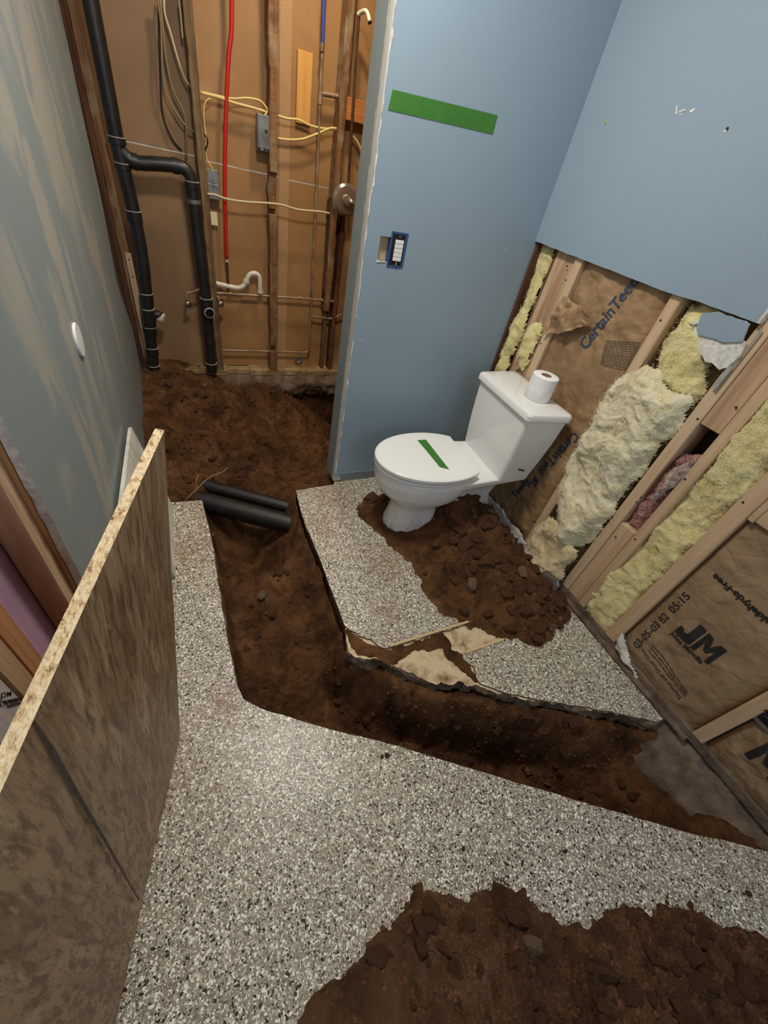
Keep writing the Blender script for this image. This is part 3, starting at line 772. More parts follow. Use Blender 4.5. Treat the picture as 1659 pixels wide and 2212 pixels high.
# ---- right wall ---------------------------------------------------------------------
rp = [(1.604, 1.197), (.62+.022, 1.195), (.642, CEIL), (1.604, CEIL)]
cut = resample([(1.604, 1.197), (1.2, 1.193), (.93, 1.190), (.80, 1.196), (.642, 1.196)], .02, .0012, 3)
rp = cut+[(.642, CEIL), (1.604, CEIL)]
yzf = lambda u, v, h: (h, u, v)
wrr = mk('wall_right', MB().prism(rp, XD, XR-.0005, yzf, 1, 0) if False else MB().prism(rp, XR-.0005, XD, yzf, 1, 0), [M['blue'], M['gypsum']], kind='structure',
         label='blue painted right wall cut off level above bare studs', cat='wall')
mk('drywall_panel', MB().box((XD, -1.6, .0), (XR-.0005, -.53, CEIL)).box((XD, -.529, 2.0), (XR-.0005, .63, CEIL)), M['blue'], parent=wrr)
mk('sheathing', MB().box((1.552, -1.6, 0), (1.565, 1.74, CEIL)), M['sheath'], parent=wrr)
XB = 1.5505
def rstud(y0, y1, z0, z1, mat, x0=XR, x1=XB, name='stud', label=None):
    return stud_box(name, x0, y0, z0, x1, y1, z1, mat, wrr, label)
rstud(1.590, 1.604, 0, CEIL, M['oldwood_dk'])
rstud(1.478, 1.500, .039, CEIL, M['oldwood'], XR+.02)
rstud(1.362, 1.477, .039, CEIL, M['fir3'], XR+.012, label='flat wide fir board in the corner framing')
rstud(1.320, 1.361, .039, CEIL, M['fir2'])
rstud(.879, .919, .039, CEIL, M['fir2'])
rstud(.602, .641, .039, CEIL, M['fir2'])
rstud(.499, .534, .039, CEIL, M['fir'])
rstud(.535, .601, .906, CEIL, M['fir3'], XR+.004, XR+.045, 'blocking', 'wide grained upper filler board')
rstud(.535, .601, .039, .472, M['fir'], XR+.004, XR+.045, 'blocking', 'flat lower filler board')
st2 = rstud(.322, .372, .039, 2.0, M['fir'])
rstud(.302, .3205, .75, 2.0, M['fir_y'], XR-.004, XR+.08)
rstud(-.05, .301, .757, .85, M['fir_y'], XR-.004, XR+.034, 'blocking', 'level fir block above the printed paper')
st3 = rstud(-.083, -.043, .039, 2.0, M['fir'])
rstud(-.52, -.48, .039, 2.0, M['fir'])
stud_box('bottom_plate', XR+.004, -.9, 0.0, XB, 1.604, .038, M['ledge'], wrr)
# nail heads
for (px, py) in ((1507, 905), (1480, 1035), (1385, 1075), (1375, 1085), (1590, 880), (1305, 1137), (1372, 1165), (1330, 1160), (1605, 1085), (1225, 575), (1222, 605), (1427, 692), (1168, 742)):
    p = ax(px, py, XR-.0004)
    mk('nail_head', MB().lathe([(.0038, 0), (.003, .0014), (.00001, .0016)], p, (-1, 0, 0), 8), M['nail'], parent=wrr)
# thin ragged drywall remains at the floor line
for k, poly_px in enumerate(([(1060, 1065), (1078, 1062), (1120, 1125), (1100, 1118)], [(1118, 1122), (1150, 1128), (1168, 1178), (1140, 1160)], [(1150, 1180), (1165, 1200), (1225, 1278), (1205, 1275)])):
    pass
dr = [(1.60, .0), (1.60, .105), (1.42, .085), (1.33, .06), (1.22, .055), (1.12, .075), (1.05, .05), (.98, .06), (.90, .035), (.86, .085), (.80, .05), (.72, .045), (.66, .06), (.64, .02), (.64, 0)]
drr = resample(dr[1:-1], .012, .007, 19)
mk('drywall_remnant', MB().prism([(1.60, 0)]+drr+[(.64, 0)], XR-.0008, XD, yzf, 1, 0), [M['gypsum'], M['gypsum']], parent=wrr, label='ragged white strip of torn drywall at the floor')
# grey trim / dirt line at the wall foot
trm = mk('trim_1', MB().loft([[(XR-.020+.004*float(fbm(np.array(y*20), np.array(1.), 3, 2)), y, .0), (XR-.020+.004*float(fbm(np.array(y*26), np.array(1.), 3, 2)), y, .010+.004*float(fbm(np.array(y*30), np.array(3.), 3, 4))),
                               (XR-.001, y, .014+.004*float(fbm(np.array(y*30), np.array(6.), 3, 4))), (XR-.001, y, 0)] for y in np.linspace(-.05, .62, 70)]), M['concrete'], kind='structure',
         label='dirty concrete coloured strip along the foot of right wall', cat='trim')
# torn drywall fragment and corner bead by the window jamb
fr1 = resample([tuple(ax(px, py, XD)[1:]) for px, py in ((1516, 678), (1550, 674), (1612, 692), (1619, 700), (1603, 737), (1562, 738), (1510, 722), (1503, 706))], .006, .003, 7, True)
frt = thing('drywall_fragment', 'torn blue drywall fragment hanging below the cut wall edge', 'drywall', (XD, .66, 1.14))
mk('painted_face', MB().prism(fr1, XD+.004, XD-.001, yzf, 1, 0), [M['blue'], M['gypsum']], parent=frt)
fr2 = resample([tuple(ax(px, py, XD+.004)[1:]) for px, py in ((1500, 706), (1560, 735), (1605, 735), (1612, 742), (1597, 768), (1573, 795), (1552, 800), (1537, 784), (1522, 783), (1498, 742))], .006, .004, 9, True)
mk('gypsum_core', MB().prism(fr2, XD+.014, XD+.0045, yzf), M['gypsum'], parent=frt)
p0, p1 = ax(1543, 838, XR-.004), ax(1619, 700, XR-.004)
mk('corner_bead', MB().box((XR-.010, p0[1]-.006, p0[2]), (XR-.008, p0[1]+.004, p0[2]+.07)).box((XR-.013, p0[1]-.009, p0[2]), (XR-.006, p0[1]-.006, p1[2])), M['beadsteel'], parent=frt)
mk('white_flake', MB().prism(resample([tuple(ax(px, py, XD-.001)[1:]) for px, py in ((1490, 695), (1510, 692), (1514, 700), (1496, 703))], .004, .003, 2, True), XD+.001, XD-.002, yzf), M['gypsum'], parent=frt)
mk('jamb_edge', MB().box((XD-.003, .634, 1.197), (XR+.0, .6415, CEIL)), M['gypsum'], parent=wrr, label='white raw vertical drywall edge')
# scuffs on blue wall
for (pl, nm) in (([(1458, 248), (1461, 227), (1464, 230), (1463, 246)], 'w'), ([(1466, 240), (1480, 235), (1481, 239), (1468, 244)], 'w'), ([(1489, 241), (1500, 233), (1502, 237), (1493, 244)], 'w'), ([(1466, 247), (1475, 246), (1474, 249), (1467, 249)], 'w'), ([(1562, 284), (1568, 279), (1570, 283), (1565, 287)], 'w')):
    mk('paint_chip', MB().prism([tuple(ax(px, py, XD)[1:]) for px, py in pl], XD, XD-.0012, yzf), M['gypsum'], parent=wrr)
p = ax(1570, 279, XD-.0004); mk('screw_hole', MB().lathe([(.005, 0), (.004, .0008), (.00001, .0004)], p, (-1, 0, 0), 10), M['nail'], parent=wrr)
p = ax(1308, 265, XD-.0004); mk('wall_anchor', MB().lathe([(.0022, 0), (.0022, .0016), (.0052, .0016), (.0052, 0)], p, (-1, 0, 0), 12), m_plain('green_anchor', srgb(170, 186, 120), .6), parent=wrr)

# ================================================================== KRAFT PAPER, TEXT, INSULATION
def paper(name, y0, y1, z0, z1, xb, amp, seed, mat, label, res=.007, bulge=.02, sy=1.0, sz=1.0):
    yy = np.arange(y0, y1+res*.5, res); zz = np.arange(z0, z1+res*.5, res)
    Yg, Zg = np.meshgrid(yy, zz, indexing='ij')
    def hx(Y, Z):
        e = np.minimum(np.minimum(Y-y0, y1-Y)/.05, 1.0); e = np.sqrt(np.clip(e, 0, 1))
        ez = np.clip((Z-z0)/.06, 0, 1)
        return xb-bulge*e*(.35+.65*ez)-amp*(.8*ridged(Y*7*sy, Z*7*sz, 4, seed)+.6*fbm(Y*16, Z*16, 3, seed+3))*np.clip(e, .2, 1)
    Xg = hx(Yg, Zg)
    o = mk(name, MB().grid(np.stack([Xg, Yg, Zg], 2)), mat, smooth=True, label=label, cat='insulation')
    sol = o.modifiers.new('thick', 'SOLIDIFY'); sol.thickness = .0012; sol.offset = 1
    return o, hx
def text_mesh(s, size, font_w=1.0, bold=0.0, align='LEFT', shear=0.0):
    c = bpy.data.curves.new('t', 'FONT'); c.body = s; c.size = size; c.align_x = align; c.offset = bold; c.shear = shear; c.resolution_u = 3
    o = bpy.data.objects.new('t', c); COL.objects.link(o)
    bpy.context.view_layer.update()
    dg = bpy.context.evaluated_depsgraph_get()
    me = bpy.data.meshes.new_from_object(o.evaluated_get(dg))
    bpy.data.objects.remove(o, do_unlink=True); bpy.data.curves.remove(c)
    bm = bmesh.new(); bm.from_mesh(me); bmesh.ops.triangulate(bm, faces=bm.faces)
    for _ in range(3):
        le = [e for e in bm.edges if e.calc_length() > .012]
        if not le: break
        bmesh.ops.subdivide_edges(bm, edges=le, cuts=1); bmesh.ops.triangulate(bm, faces=bm.faces)
    bm.verts.index_update()
    v = [tuple(x.co) for x in bm.verts]; f = [[q.index for q in x.verts] for x in bm.faces]
    bm.free(); bpy.data.meshes.remove(me)
    return np.array(v).reshape(-1, 3), f
def put_text(name, s, origin, read, up, size, mat, parent, hx=None, length=None, height=None, bold=0.0, label=None, plane=None, shear=0.0, off=.0016):
    """origin/read/up in (y,z) on the right wall, or full map via plane(u,v)->xyz"""
    v, f = text_mesh(s, size, bold=bold, shear=shear)
    if len(v) == 0: return None
    v[:, 0] -= v[:, 0].min()
    if length: v[:, 0] *= length/v[:, 0].max()
    if height: v[:, 1] *= height/max(1e-6, v[:, 1].max())
    if plane: W_ = [plane(a, b) for a, b in v[:, :2]]
    else:
        Y = origin[0]+v[:, 0]*read[0]+v[:, 1]*up[0]; Z = origin[1]+v[:, 0]*read[1]+v[:, 1]*up[1]
        X = (hx(Y, Z) if hx else np.full(len(Y), XR))-off
        W_ = list(zip(X, Y, Z))
    return mk(name, MB().add(W_, f), mat, parent=parent, label=label)

k1, h1 = paper('kraft_faced_batt', .921, 1.3185, .03, 1.22, XR+.024, .0075, 101, M['kraft'], 'brown kraft paper insulation batt with large blue lettering behind the toilet tank', bulge=.014)
put_text('printed_lettering', 'CertainTeed', (1.140, .925), (-.05, .28), (.28, .05), .06, M['ink_blue'], k1, h1, bold=.002, label='dark blue printed lettering') if False else None
def unit(v): n_ = math.hypot(*v); return (v[0]/n_, v[1]/n_)
def put_line(name, s, a_px, b_px, h_m, mat, parent, hx, bold=.0, label=None, X=XR, flip=False, shear=0.0):
    a = ax(*a_px, X); b = ax(*b_px, X); r = (b[1]-a[1], b[2]-a[2]); L = math.hypot(*r); r = unit(r)
    up = (-r[1]*-1, r[0]*-1)          # viewer looks along +X: right is -Y, so up is read turned counter-clockwise
    up = (r[1], -r[0]) if True else up
    return put_text(name, s, (a[1], a[2]), r, up, h_m, mat, parent, hx, length=L, height=h_m, bold=bold, label=label, shear=shear)
put_line('printed_lettering', 'CertainTeed', (1269, 757), (1381, 609), .050, M['ink_blue'], k1, h1, .0011, 'dark blue printed brand lettering running upward', X=XR+.012)
put_line('printed_lettering', 'CertainTeed', (1243, 931), (1166, 1016), .040, M['ink_blue'], k1, h1, .0009, 'dark blue printed brand lettering running downward', X=XR+.012)
put_line('printed_lettering', 'Teed', (1112, 1078), (1140, 1046), .034, M['ink_blue'], k1, h1, .0015, 'end of another printed brand word', X=XR+.012)
for (a_, b_) in (((1158, 1030), (1150, 1042)), ((1141, 1034), (1136, 1044))):
    put_line('printed_mark', 'E', a_, b_, .034, M['ink_blue'], k1, h1, .002, X=XR+.012)
for i in range(13):
    t = i/12; a = (1312+(1300-1312)*t+1*t, 738+(788-738)*t); b = (1384+(1352-1384)*t, 742+(802-742)*t)
    put_line('printed_fine_line', 'mmn nmuum nnw mmu wnmn umn nmw nmum nnm'[(i*3) % 9:][:30], a, b, .0042, M['ink_soft'], k1, h1, .0001, X=XR+.012)
# folded paper flap on the first batt
fl = np.zeros((26, 16, 3))
pa, pb, pc, pd = ax(1180, 722, XR-.004), ax(1225, 640, XR+.004), ax(1296, 690, XR+.004), ax(1236, 716, XR-.022)
for i in range(26):
    for j in range(16):
        u, v = i/25, j/15
        q = (1-u)*(1-v)*pa+(1-u)*v*pb+u*(1-v)*pd+u*v*pc
        fl[i, j] = q
fl[:, :, 0] -= .014*ridged(fl[:, :, 1]*16, fl[:, :, 2]*16, 3, 7)+.010
fl[:, :, 2] += .006*fbm(fl[:, :, 1]*30, fl[:, :, 2]*30, 3, 17)
mk('paper_flap', MB().grid(fl), M['kraft'], parent=k1, smooth=True, label='crumpled torn flap of paper')

k2, h2 = paper('kraft_faced_batt', -.042, .3205, .02, .80, XR+.026, .0055, 131, M['kraft2'], 'kraft paper insulation batt with a dark square logo and date stamp above the trench end', bulge=.016, sy=1.6, sz=.7)
k3, h3 = paper('kraft_faced_batt', -.479, -.084, .01, 2.0, XR+.030, .0085, 151, M['kraft2'], 'kraft paper insulation batt cut by the frame at the lower right', bulge=.020, sy=1.4, sz=.7)
paper('kraft_faced_batt', -.042, .3205, .855, 2.0, XR+.026, .0055, 141, M['kraft2'], 'plain kraft paper insulation batt above the level block', bulge=.016, sy=1.6, sz=.7)
def logo(parent, hx, y_left, y_right, z0, z1, name='printed_logo', first=0):
    """rounded slanted block with a cut-out J and M"""
    Wd = y_left-y_right; Hh = z1-z0
    def mp(u, v): return (y_left-u*Wd, z0+v*Hh)
    polys = [
        # J block: hook
        [(.0, .30), (.0, .02), (.06, -.02), (.36, -.02), (.44, .06), (.44, 1.0), (.40, 1.04), (.24, 1.04), (.24, .42), (.21, .32), (.15, .30), (.11, .34), (.11, .46), (.0, .46)],
        # M strokes
        [(.49, -.02), (.60, -.02), (.60, .62), (.49, .98)],
        [(.49, 1.04), (.64, 1.04), (.745, .62), (.745, .30), (.70, .30), (.60, .66), (.49, .98)],
        [(.745, .62), (.85, 1.04), (.98, 1.04), (1.0, 1.0), (.89, .66), (.79, .30), (.745, .30)],
        [(.89, -.02), (.98, -.02), (1.0, .02), (1.0, 1.0), (.89, .66)]]
    mbq = MB()
    for pl in polys[first:]:
        pts = []
        for i in range(len(pl)):
            a, b = pl[i], pl[(i+1) % len(pl)]
            for k in range(4): pts.append((a[0]+(b[0]-a[0])*k/4, a[1]+(b[1]-a[1])*k/4))
        bm = bmesh.new(); vv = [bm.verts.new((p[0], p[1], 0)) for p in pts]
        bm.faces.new(vv); bmesh.ops.triangulate(bm, faces=bm.faces)
        bmesh.ops.scale(bm, vec=(Wd, Hh, 1), verts=bm.verts)
        for _ in range(3):
            le = [e for e in bm.edges if e.calc_length() > .012]
            if not le: break
            bmesh.ops.subdivide_edges(bm, edges=le, cuts=1); bmesh.ops.triangulate(bm, faces=bm.faces)
        bm.verts.index_update()
        Y = np.array([y_left-v.co.x for v in bm.verts]); Z = np.array([z0+v.co.y for v in bm.verts]); X = hx(Y, Z)-.0018
        mbq.add(list(zip(X, Y, Z)), [[q.index for q in f.verts] for f in bm.faces]); bm.free()
    return mk(name, mbq, M['ink'], parent=parent, label='dark printed block logo')
logo(k2, h2, .222, .090, .287, .372)
put_line('printed_lettering', 'Johns Manville', (1447, 1368), (1514, 1434), .020, M['ink'], k2, h2, .0004, X=XR+.01)
put_line('printed_lettering', 'Thermal and Sound Control', (1476, 1508), (1384, 1392), .016, M['ink'], k2, h2, 0, X=XR+.01)
for i in range(3):
    put_line('printed_fine_line', 'nmuwn mnu nwmun mun wnmu nmw nu', (1484+i*2, 1504-i*5), (1404+i*4, 1404-i*6), .004, M['ink'], k2, h2, .0002, X=XR+.01)
put_line('printed_lettering', 'Formaldehyde-Free', (1722, 1388), (1545, 1238), .022, M['ink'], k2, h2, .0008, X=XR+.01)
for s_, a_, b_ in (('03-05-03', (1378, 1402), (1428, 1352)), ('B2', (1434, 1347), (1447, 1334)), ('05:15', (1455, 1326), (1492, 1290))):
    put_line('printed_date', s_, a_, b_, .026, M['ink'], k2, h2, .0003, X=XR+.01)
logo(k3, h3, -.062, -.240, .148, .250, first=1)
put_line('printed_lettering', 'Formaldehyde', (1648, 1776), (1562, 1685), .020, M['ink'], k3, h3, .0008, X=XR+.005)

def fluff(name, poly, xb, thick, seed, mat, label, res=.0055, edge=.05, jag=.014, bx=None, tilt=0.0, rough=1.0, group=None, hair=26000):
    P0 = np.array(poly); y0, z0 = P0.min(0)-.02; y1, z1 = P0.max(0)+.02
    yy = np.arange(y0, y1, res); zz = np.arange(z0, z1, res); Yg, Zg = np.meshgrid(yy, zz, indexing='ij')
    def surf(Y, Z):
        d = poly_sd(Y, Z, poly)+jag*fbm(Y*15, Z*15, 3, seed)
        e = np.sqrt(np.clip(d/edge, 0, 1))
        wy = Y+.03*fbm(Y*9, Z*9, 3, seed+20); wz = Z+.03*fbm(Y*9+5, Z*9+3, 3, seed+21)
        fold = 1-np.abs(vnoise(wy*6.5, wz*4.5, seed+7))*2
        h = thick*e*(.85+.40*fbm(wy*5, wz*4, 3, seed+1))+rough*e*(.010*fold+.0050*ridged(wy*15, wz*11, 3, seed+2)+.0022*fbm(wy*60, wz*60, 3, seed+4))
        return xb-np.maximum(h, 0), d
    X, d = surf(Yg, Zg)
    o = mk(name, MB().grid(np.stack([X, Yg, Zg], 2), d > 0), mat, smooth=True, label=label, cat='insulation', group=group)
    # loose fibres standing off the surface
    rs = np.random.RandomState(seed); nf = int(hair*(y1-y0)*(z1-z0))
    Y = rs.uniform(y0, y1, nf); Z = rs.uniform(z0, z1, nf); Xs, dd = surf(Y, Z); ok = dd > .004
    Y, Z, Xs = Y[ok], Z[ok], Xs[ok]; nf = len(Y)
    a = rs.uniform(0, 6.283, nf)+.8*fbm(Y*8, Z*8, 2, seed+3)*3; ln = rs.uniform(.006, .026, nf); curl = rs.uniform(-2.2, 2.2, nf); lift = rs.uniform(.0005, .006, nf)*rs.rand(nf)
    K = 4; pts = np.zeros((nf, K+1, 2, 3)); cy, cz = Y.copy(), Z.copy(); wdt = rs.uniform(.00016, .00042, nf)
    for k in range(K+1):
        xs, _ = surf(cy, cz); t = k/K
        xx = np.minimum(xs, Xs+.004)-.0006-lift*math.sin(math.pi*(.15+.7*t))*1.3
        ang = a+curl*t; ny, nz = -np.sin(ang), np.cos(ang)
        for q, sg in ((0, -1), (1, 1)):
            pts[:, k, q, 0] = xx; pts[:, k, q, 1] = cy+sg*ny*wdt; pts[:, k, q, 2] = cz+sg*nz*wdt
        cy = cy+np.cos(ang)*ln/K; cz = cz+np.sin(ang)*ln/K
    V = pts.reshape(-1, 3); base = np.arange(nf)[:, None]*(K+1)*2
    F = np.concatenate([np.stack([base[:, 0]+2*k, base[:, 0]+2*k+1, base[:, 0]+2*k+3, base[:, 0]+2*k+2], 1) for k in range(K)], 0)
    me = bpy.data.meshes.new('fibres'); me.from_pydata(V.tolist(), [], F.tolist()); me.materials.append(FIB[mat.name]); me.update()
    fo_ = bpy.data.objects.new('fibres', me); COL.objects.link(fo_); link_parent(fo_, o); fo_['kind'] = 'stuff'
    return o
FIB = {}
for k_, c_ in (('yellow', srgb(250, 242, 196)), ('cream', srgb(252, 248, 226)), ('tanwool', srgb(242, 228, 190)), ('pink', srgb(214, 168, 160)), ('greywool', srgb(226, 212, 200)), ('drypaper', srgb(190, 186, 178))):
    FIB[M[k_].name] = m_plain(k_+'_fibre', c_, .9)
pxr = lambda l, X=XR: [tuple(ax(px, py, X)[1:]) for px, py in l]
fluff('glass_wool', [(1.585, .10), (1.585, 1.192), (1.505, 1.192), (1.503, .6), (1.503, .10)], XR+.035, .045, 201, M['yellow'], 'narrow strip of yellow glass wool in the room corner behind the tank')
fluff('glass_wool', [(1.445, .70), (1.46, .80), (1.45, .90), (1.40, .935), (1.372, .90), (1.368, .70)], XR+.010, .030, 205, M['yellow'], 'yellow glass wool tuft stuck to the flat corner board')
fluff('glass_wool', [(.868, 1.0), (.868, 1.10), (.872, 1.192), (.66, 1.19), (.70, 1.10), (.68, 1.02), (.655, .96), (.70, .90), (.80, .915)], XR+.045, .055, 209, M['yellow'], 'pale yellow glass wool tuft just right of the middle stud under the cut drywall', res=.005)
fluff('glass_wool', [(.945, .50), (.935, .70), (.945, .80), (.93, .90), (.86, .975), (.80, .985), (.74, .955), (.66, .985), (.645, .90), (.648, .60), (.652, .30), (.70, .20), (.80, .25), (.86, .35)], XR+.015, .065, 213, M['cream'], 'big cream glass wool batt bulging out over the studs', res=.005, rough=1.3)
fluff('glass_wool', [(.880, .02), (.892, .17), (.86, .27), (.79, .30), (.72, .27), (.655, .25), (.645, .08), (.69, .0), (.80, .0)], XR-.002, .06, 217, M['tanwool'], 'folded tan glass wool lump at the floor by the studs', res=.005, rough=1.5)
fluff('glass_wool', [(.618, .45), (.618, .77), (.605, .81), (.520, .84), (.518, .45)], XR+.052, .040, 221, M['pink'], 'pink glass wool stuffed in the narrow slot between two studs', edge=.03, res=.004, rough=1.2)
fluff('glass_wool', [(.572, .70), (.562, .78), (.540, .80), (.536, .70), (.548, .64), (.56, .60), (.574, .59), (.580, .63)], XR+.025, .030, 225, M['greywool'], 'greyish frayed wool tuft on the pink insulation', edge=.02, res=.004)
fluff('glass_wool', [(.515, .0), (.515, 2.0), (.355, 2.0), (.355, .0)], XR+.044, .048, 229, M['yellow'], 'yellow glass wool filling the bay left of the printed paper', edge=.03)
# backing of the open bays
for (a, b) in ((.642, .878),):
    mk('wool_backing', MB().box((1.53, a, .04), (1.55, b, 1.3)), M['tanwool'], parent=wrr)
# electrical box at the frame edge
eb = thing('junction_box', 'grimy metal junction box between the right hand studs', 'electrical box', ax(1640, 1530, XR+.01))
q = ax(1610, 1540, XR+.0)
y_a, z_a = q[1], q[2]
mk('box_body', MB().box((XR+.006, y_a-.075, z_a), (XR+.05, y_a, z_a+.10), 0, .002), M['steel'], parent=eb)
mk('dark_inside', MB().box((XR+.003, y_a-.062, z_a+.018), (XR+.0058, y_a-.006, z_a+.09)), M['black'], parent=eb)
mk('cable_loop', MB().tube([(XR+.001, y_a-.030+.014*math.cos(t), z_a+.055+.014*math.sin(t)) for t in np.linspace(0, 5.6, 20)], .003, 6), M['cable_k'], parent=eb)
# loose grey debris on the sill
db = fluff('debris', pxr([(1330, 1400), (1345, 1370), (1372, 1440), (1388, 1462), (1378, 1470)]), XR+.004, .02, 240, M['drypaper'], 'crumpled grey paper debris at the wall foot beside the logo paper', edge=.02, res=.004, hair=0)
db['category'] = 'debris'

# ================================================================== TOILET
TO = thing('toilet', 'white two piece toilet pulled over dirt with closed lid', 'toilet', (1.427, 1.204, 0))
TA = math.radians(180-3.0)
TF = np.array([math.cos(TA), math.sin(TA)]); TL = np.array([-TF[1], TF[0]])   # forward, lateral
def tp(s, l, z):
    q = np.array([1.427, 1.204])+TF*s+TL*l
    if z < .45: z = z-.010*min(1, max(0, (z-.1)/.22))
    return (q[0], q[1], z)
def egg(sf, sb, hw, sc, z, n=64, pb=2.0, cut=None):
    out = []
    for k in range(n):
        a = 2*math.pi*k/n; c, s_ = math.cos(a), math.sin(a)
        if c >= 0: s, l = sc+(sf-sc)*abs(c)**.96, hw*math.copysign(abs(s_)**.98, s_)
        else:
            s, l = sc-(sc-sb)*abs(c)**(2/pb), hw*math.copysign(abs(s_)**(2/pb), s_)
        if cut is not None: s = max(s, cut)
        out.append(tp(s, l, z))
    return out
rings = [egg(.626, .375, .102, .50, 0.0, pb=4), egg(.624, .376, .101, .50, .03, pb=4), egg(.608, .385, .093, .50, .09, pb=4), egg(.604, .385, .092, .50, .135, pb=3.6), egg(.610, .378, .096, .50, .165, pb=3.2),
         egg(.632, .362, .114, .495, .190, pb=2.8), egg(.665, .335, .143, .485, .218, pb=2.5), egg(.695, .308, .166, .475, .250, pb=2.4), egg(.713, .285, .178, .465, .285, pb=2.3), egg(.721, .272, .183, .46, .320, pb=2.3), egg(.724, .266, .185, .46, .350, pb=2.3), egg(.722, .268, .183, .46, .362, pb=2.3), egg(.714, .275, .176, .46, .368, pb=2.3)]
mk('bowl', MB().loft(rings), M['porc_dirty'], parent=TO, smooth=True, sharp=1.0)
# rear pedestal and trapway
def rr(s0, s1, hw0, hw1, z, r=.03, n=8):
    """rounded rectangle ring: s0 back, s1 front"""
    out = []
    for (cs, cl, a0, sg) in ((s1-r, 1, 0, 1), (s0+r, 1, 90, 1), (s0+r, -1, 180, -1), (s1-r, -1, 270, -1)):
        hw = hw1 if cs == s1-r else hw0
        for k in range(n):
            a = math.radians(a0+90*k/(n-1))
            out.append(tp(cs+r*math.cos(a), cl*(hw-r)+r*math.sin(a), z))
    return out
mk('rear_pedestal', MB().loft([rr(.05, .34, .085, .085, 0.0), rr(.07, .33, .08, .08, .10), rr(.10, .31, .075, .085, .20), rr(.08, .33, .09, .11, .29), rr(.03, .36, .13, .15, .345)]), M['porcelain'], parent=TO, smooth=True, sharp=1.0)
trap = [tp(.46, -.055, .20), tp(.40, -.075, .175), tp(.34, -.08, .15), tp(.28, -.08, .16), tp(.22, -.078, .13), tp(.18, -.075, .06), tp(.17, -.075, .0)]
mk('trapway', MB().tube(trap, .045, 14, smooth_n=5), M['porcelain'], parent=TO, smooth=True)
mk('deck', MB().loft([rr(.015, .37, .125, .165, .325, .02), rr(.005, .38, .150, .174, .345, .02), rr(.005, .38, .150, .174, .364, .02), rr(.010, .375, .145, .169, .369, .02)]), M['porcelain'], parent=TO, smooth=True, sharp=.7)
mk('seat', MB().loft([egg(.712, .20, .172, .46, .374, pb=2.0, cut=.306), egg(.730, .20, .187, .46, .377, pb=2.0, cut=.297), egg(.730, .20, .187, .46, .384, pb=2.0, cut=.297), egg(.716, .20, .175, .46, .387, pb=2.0, cut=.305)]), M['seat'], parent=TO, smooth=True, sharp=.7)
mk('lid', MB().loft([egg(.712, .20, .172, .46, .394, cut=.306), egg(.732, .20, .189, .46, .397, cut=.294), egg(.732, .20, .189, .46, .408, cut=.294), egg(.726, .205, .184, .46, .412, cut=.298), egg(.65, .26, .13, .46, .4145, cut=.34), egg(.55, .36, .05, .46, .4155, cut=.38)]), M['seat'], parent=TO, smooth=True, sharp=.5)
for l in (-.075, .075):
    mk('hinge', MB().lathe([(.014, 0), (.014, .012), (.010, .018), (.00001, .019)], tp(.278, l, .369), (0, 0, 1), 14), M['seat'], parent=TO, smooth=True)
mk('tank', MB().loft([rr(.030, .170, .150, .158, .352, .016), rr(.020, .186, .166, .170, .362, .018), rr(.010, .196, .184, .180, .48, .018), rr(.005, .201, .197, .186, .58, .018), rr(.003, .204, .205, .190, .672, .018)]), M['porcelain'], parent=TO, smooth=True, sharp=.5)
mk('tank_lid', MB().loft([rr(-.002, .212, .212, .196, .676, .020), rr(-.004, .217, .216, .201, .681, .022), rr(-.004, .217, .216, .201, .700, .022), rr(.000, .213, .212, .197, .707, .022), rr(.012, .200, .198, .185, .7105, .020), rr(.04, .17, .16, .15, .712, .02)]), M['porcelain'], parent=TO, smooth=True, sharp=.6)
mkb = MB()
for k_, (w_, h_, dz_) in enumerate(((.0045, .0060, 0), (.0030, .0052, -.0006), (.0055, .0058, .0002), (.0040, .0050, -.0004), (.0035, .0064, -.0010))):
    p_ = ay(1122.5+2.4*k_, 1015.2+.55*k_, 1.0245)
    mkb.box((p_[0]-w_*.45, p_[1]-.0005, p_[2]-h_*.5+dz_), (p_[0]+w_*.45, p_[1]+.006, p_[2]+h_*.5+dz_))
mk('printed_mark', mkb, M['ink'], parent=TO, label='tiny illegible dark maker mark on the tank side', kind='stuff')
# toilet roll standing on the tank
rp_ = np.array(tp(.085, .062, .7122))
tr = thing('toilet_roll', 'white toilet paper roll standing on the tank lid', 'toilet roll', rp_)
rw = []
mk('paper_roll', MB().lathe([(.021, .0995), (.050, .1), (.053, .098), (.0535, .05), (.053, .002), (.051, 0), (.021, .0005)], rp_, (0, 0, 1), 40, 0, False), M['paper'], parent=tr, smooth=True, sharp=.8)
mk('core', MB().lathe([(.0212, .0), (.0212, .0985), (.0192, .0985), (.0192, .0)], rp_, (0, 0, 1), 28, 0, False), M['cardboard'], parent=tr, smooth=True)
# green tape strips
def tape_strip(name, pts, mapf, label, curl=0.0):
    a, b, c, d = [np.array(p, float) for p in pts]; n_ = 14; top = []; bot = []
    for i in range(n_+1):
        t = i/n_; top.append(a+(b-a)*t); bot.append(d+(c-d)*t)
    pl = [tuple(p) for p in top]+[tuple(p) for p in bot[::-1]]
    return mk(name, MB().prism(pl, 0.0, .0009, mapf), M['tape'], label=label, cat='tape')
tape_strip('green_tape', [ay(px, py, YP)[[0, 2]] for px, py in ((848, 193), (1075, 249), (1064, 290), (838, 237))], lambda u, v, h: (u, YP-.0003-h, v), 'long green tape strip on the blue partition wall')
tape_strip('green_tape', [az(px, py, .4055)[:2] for px, py in ((902, 951), (950, 1009), (970, 1014), (920, 950))], lambda u, v, h: (u, v, .4058+h), 'short green tape strip stuck on the toilet lid')

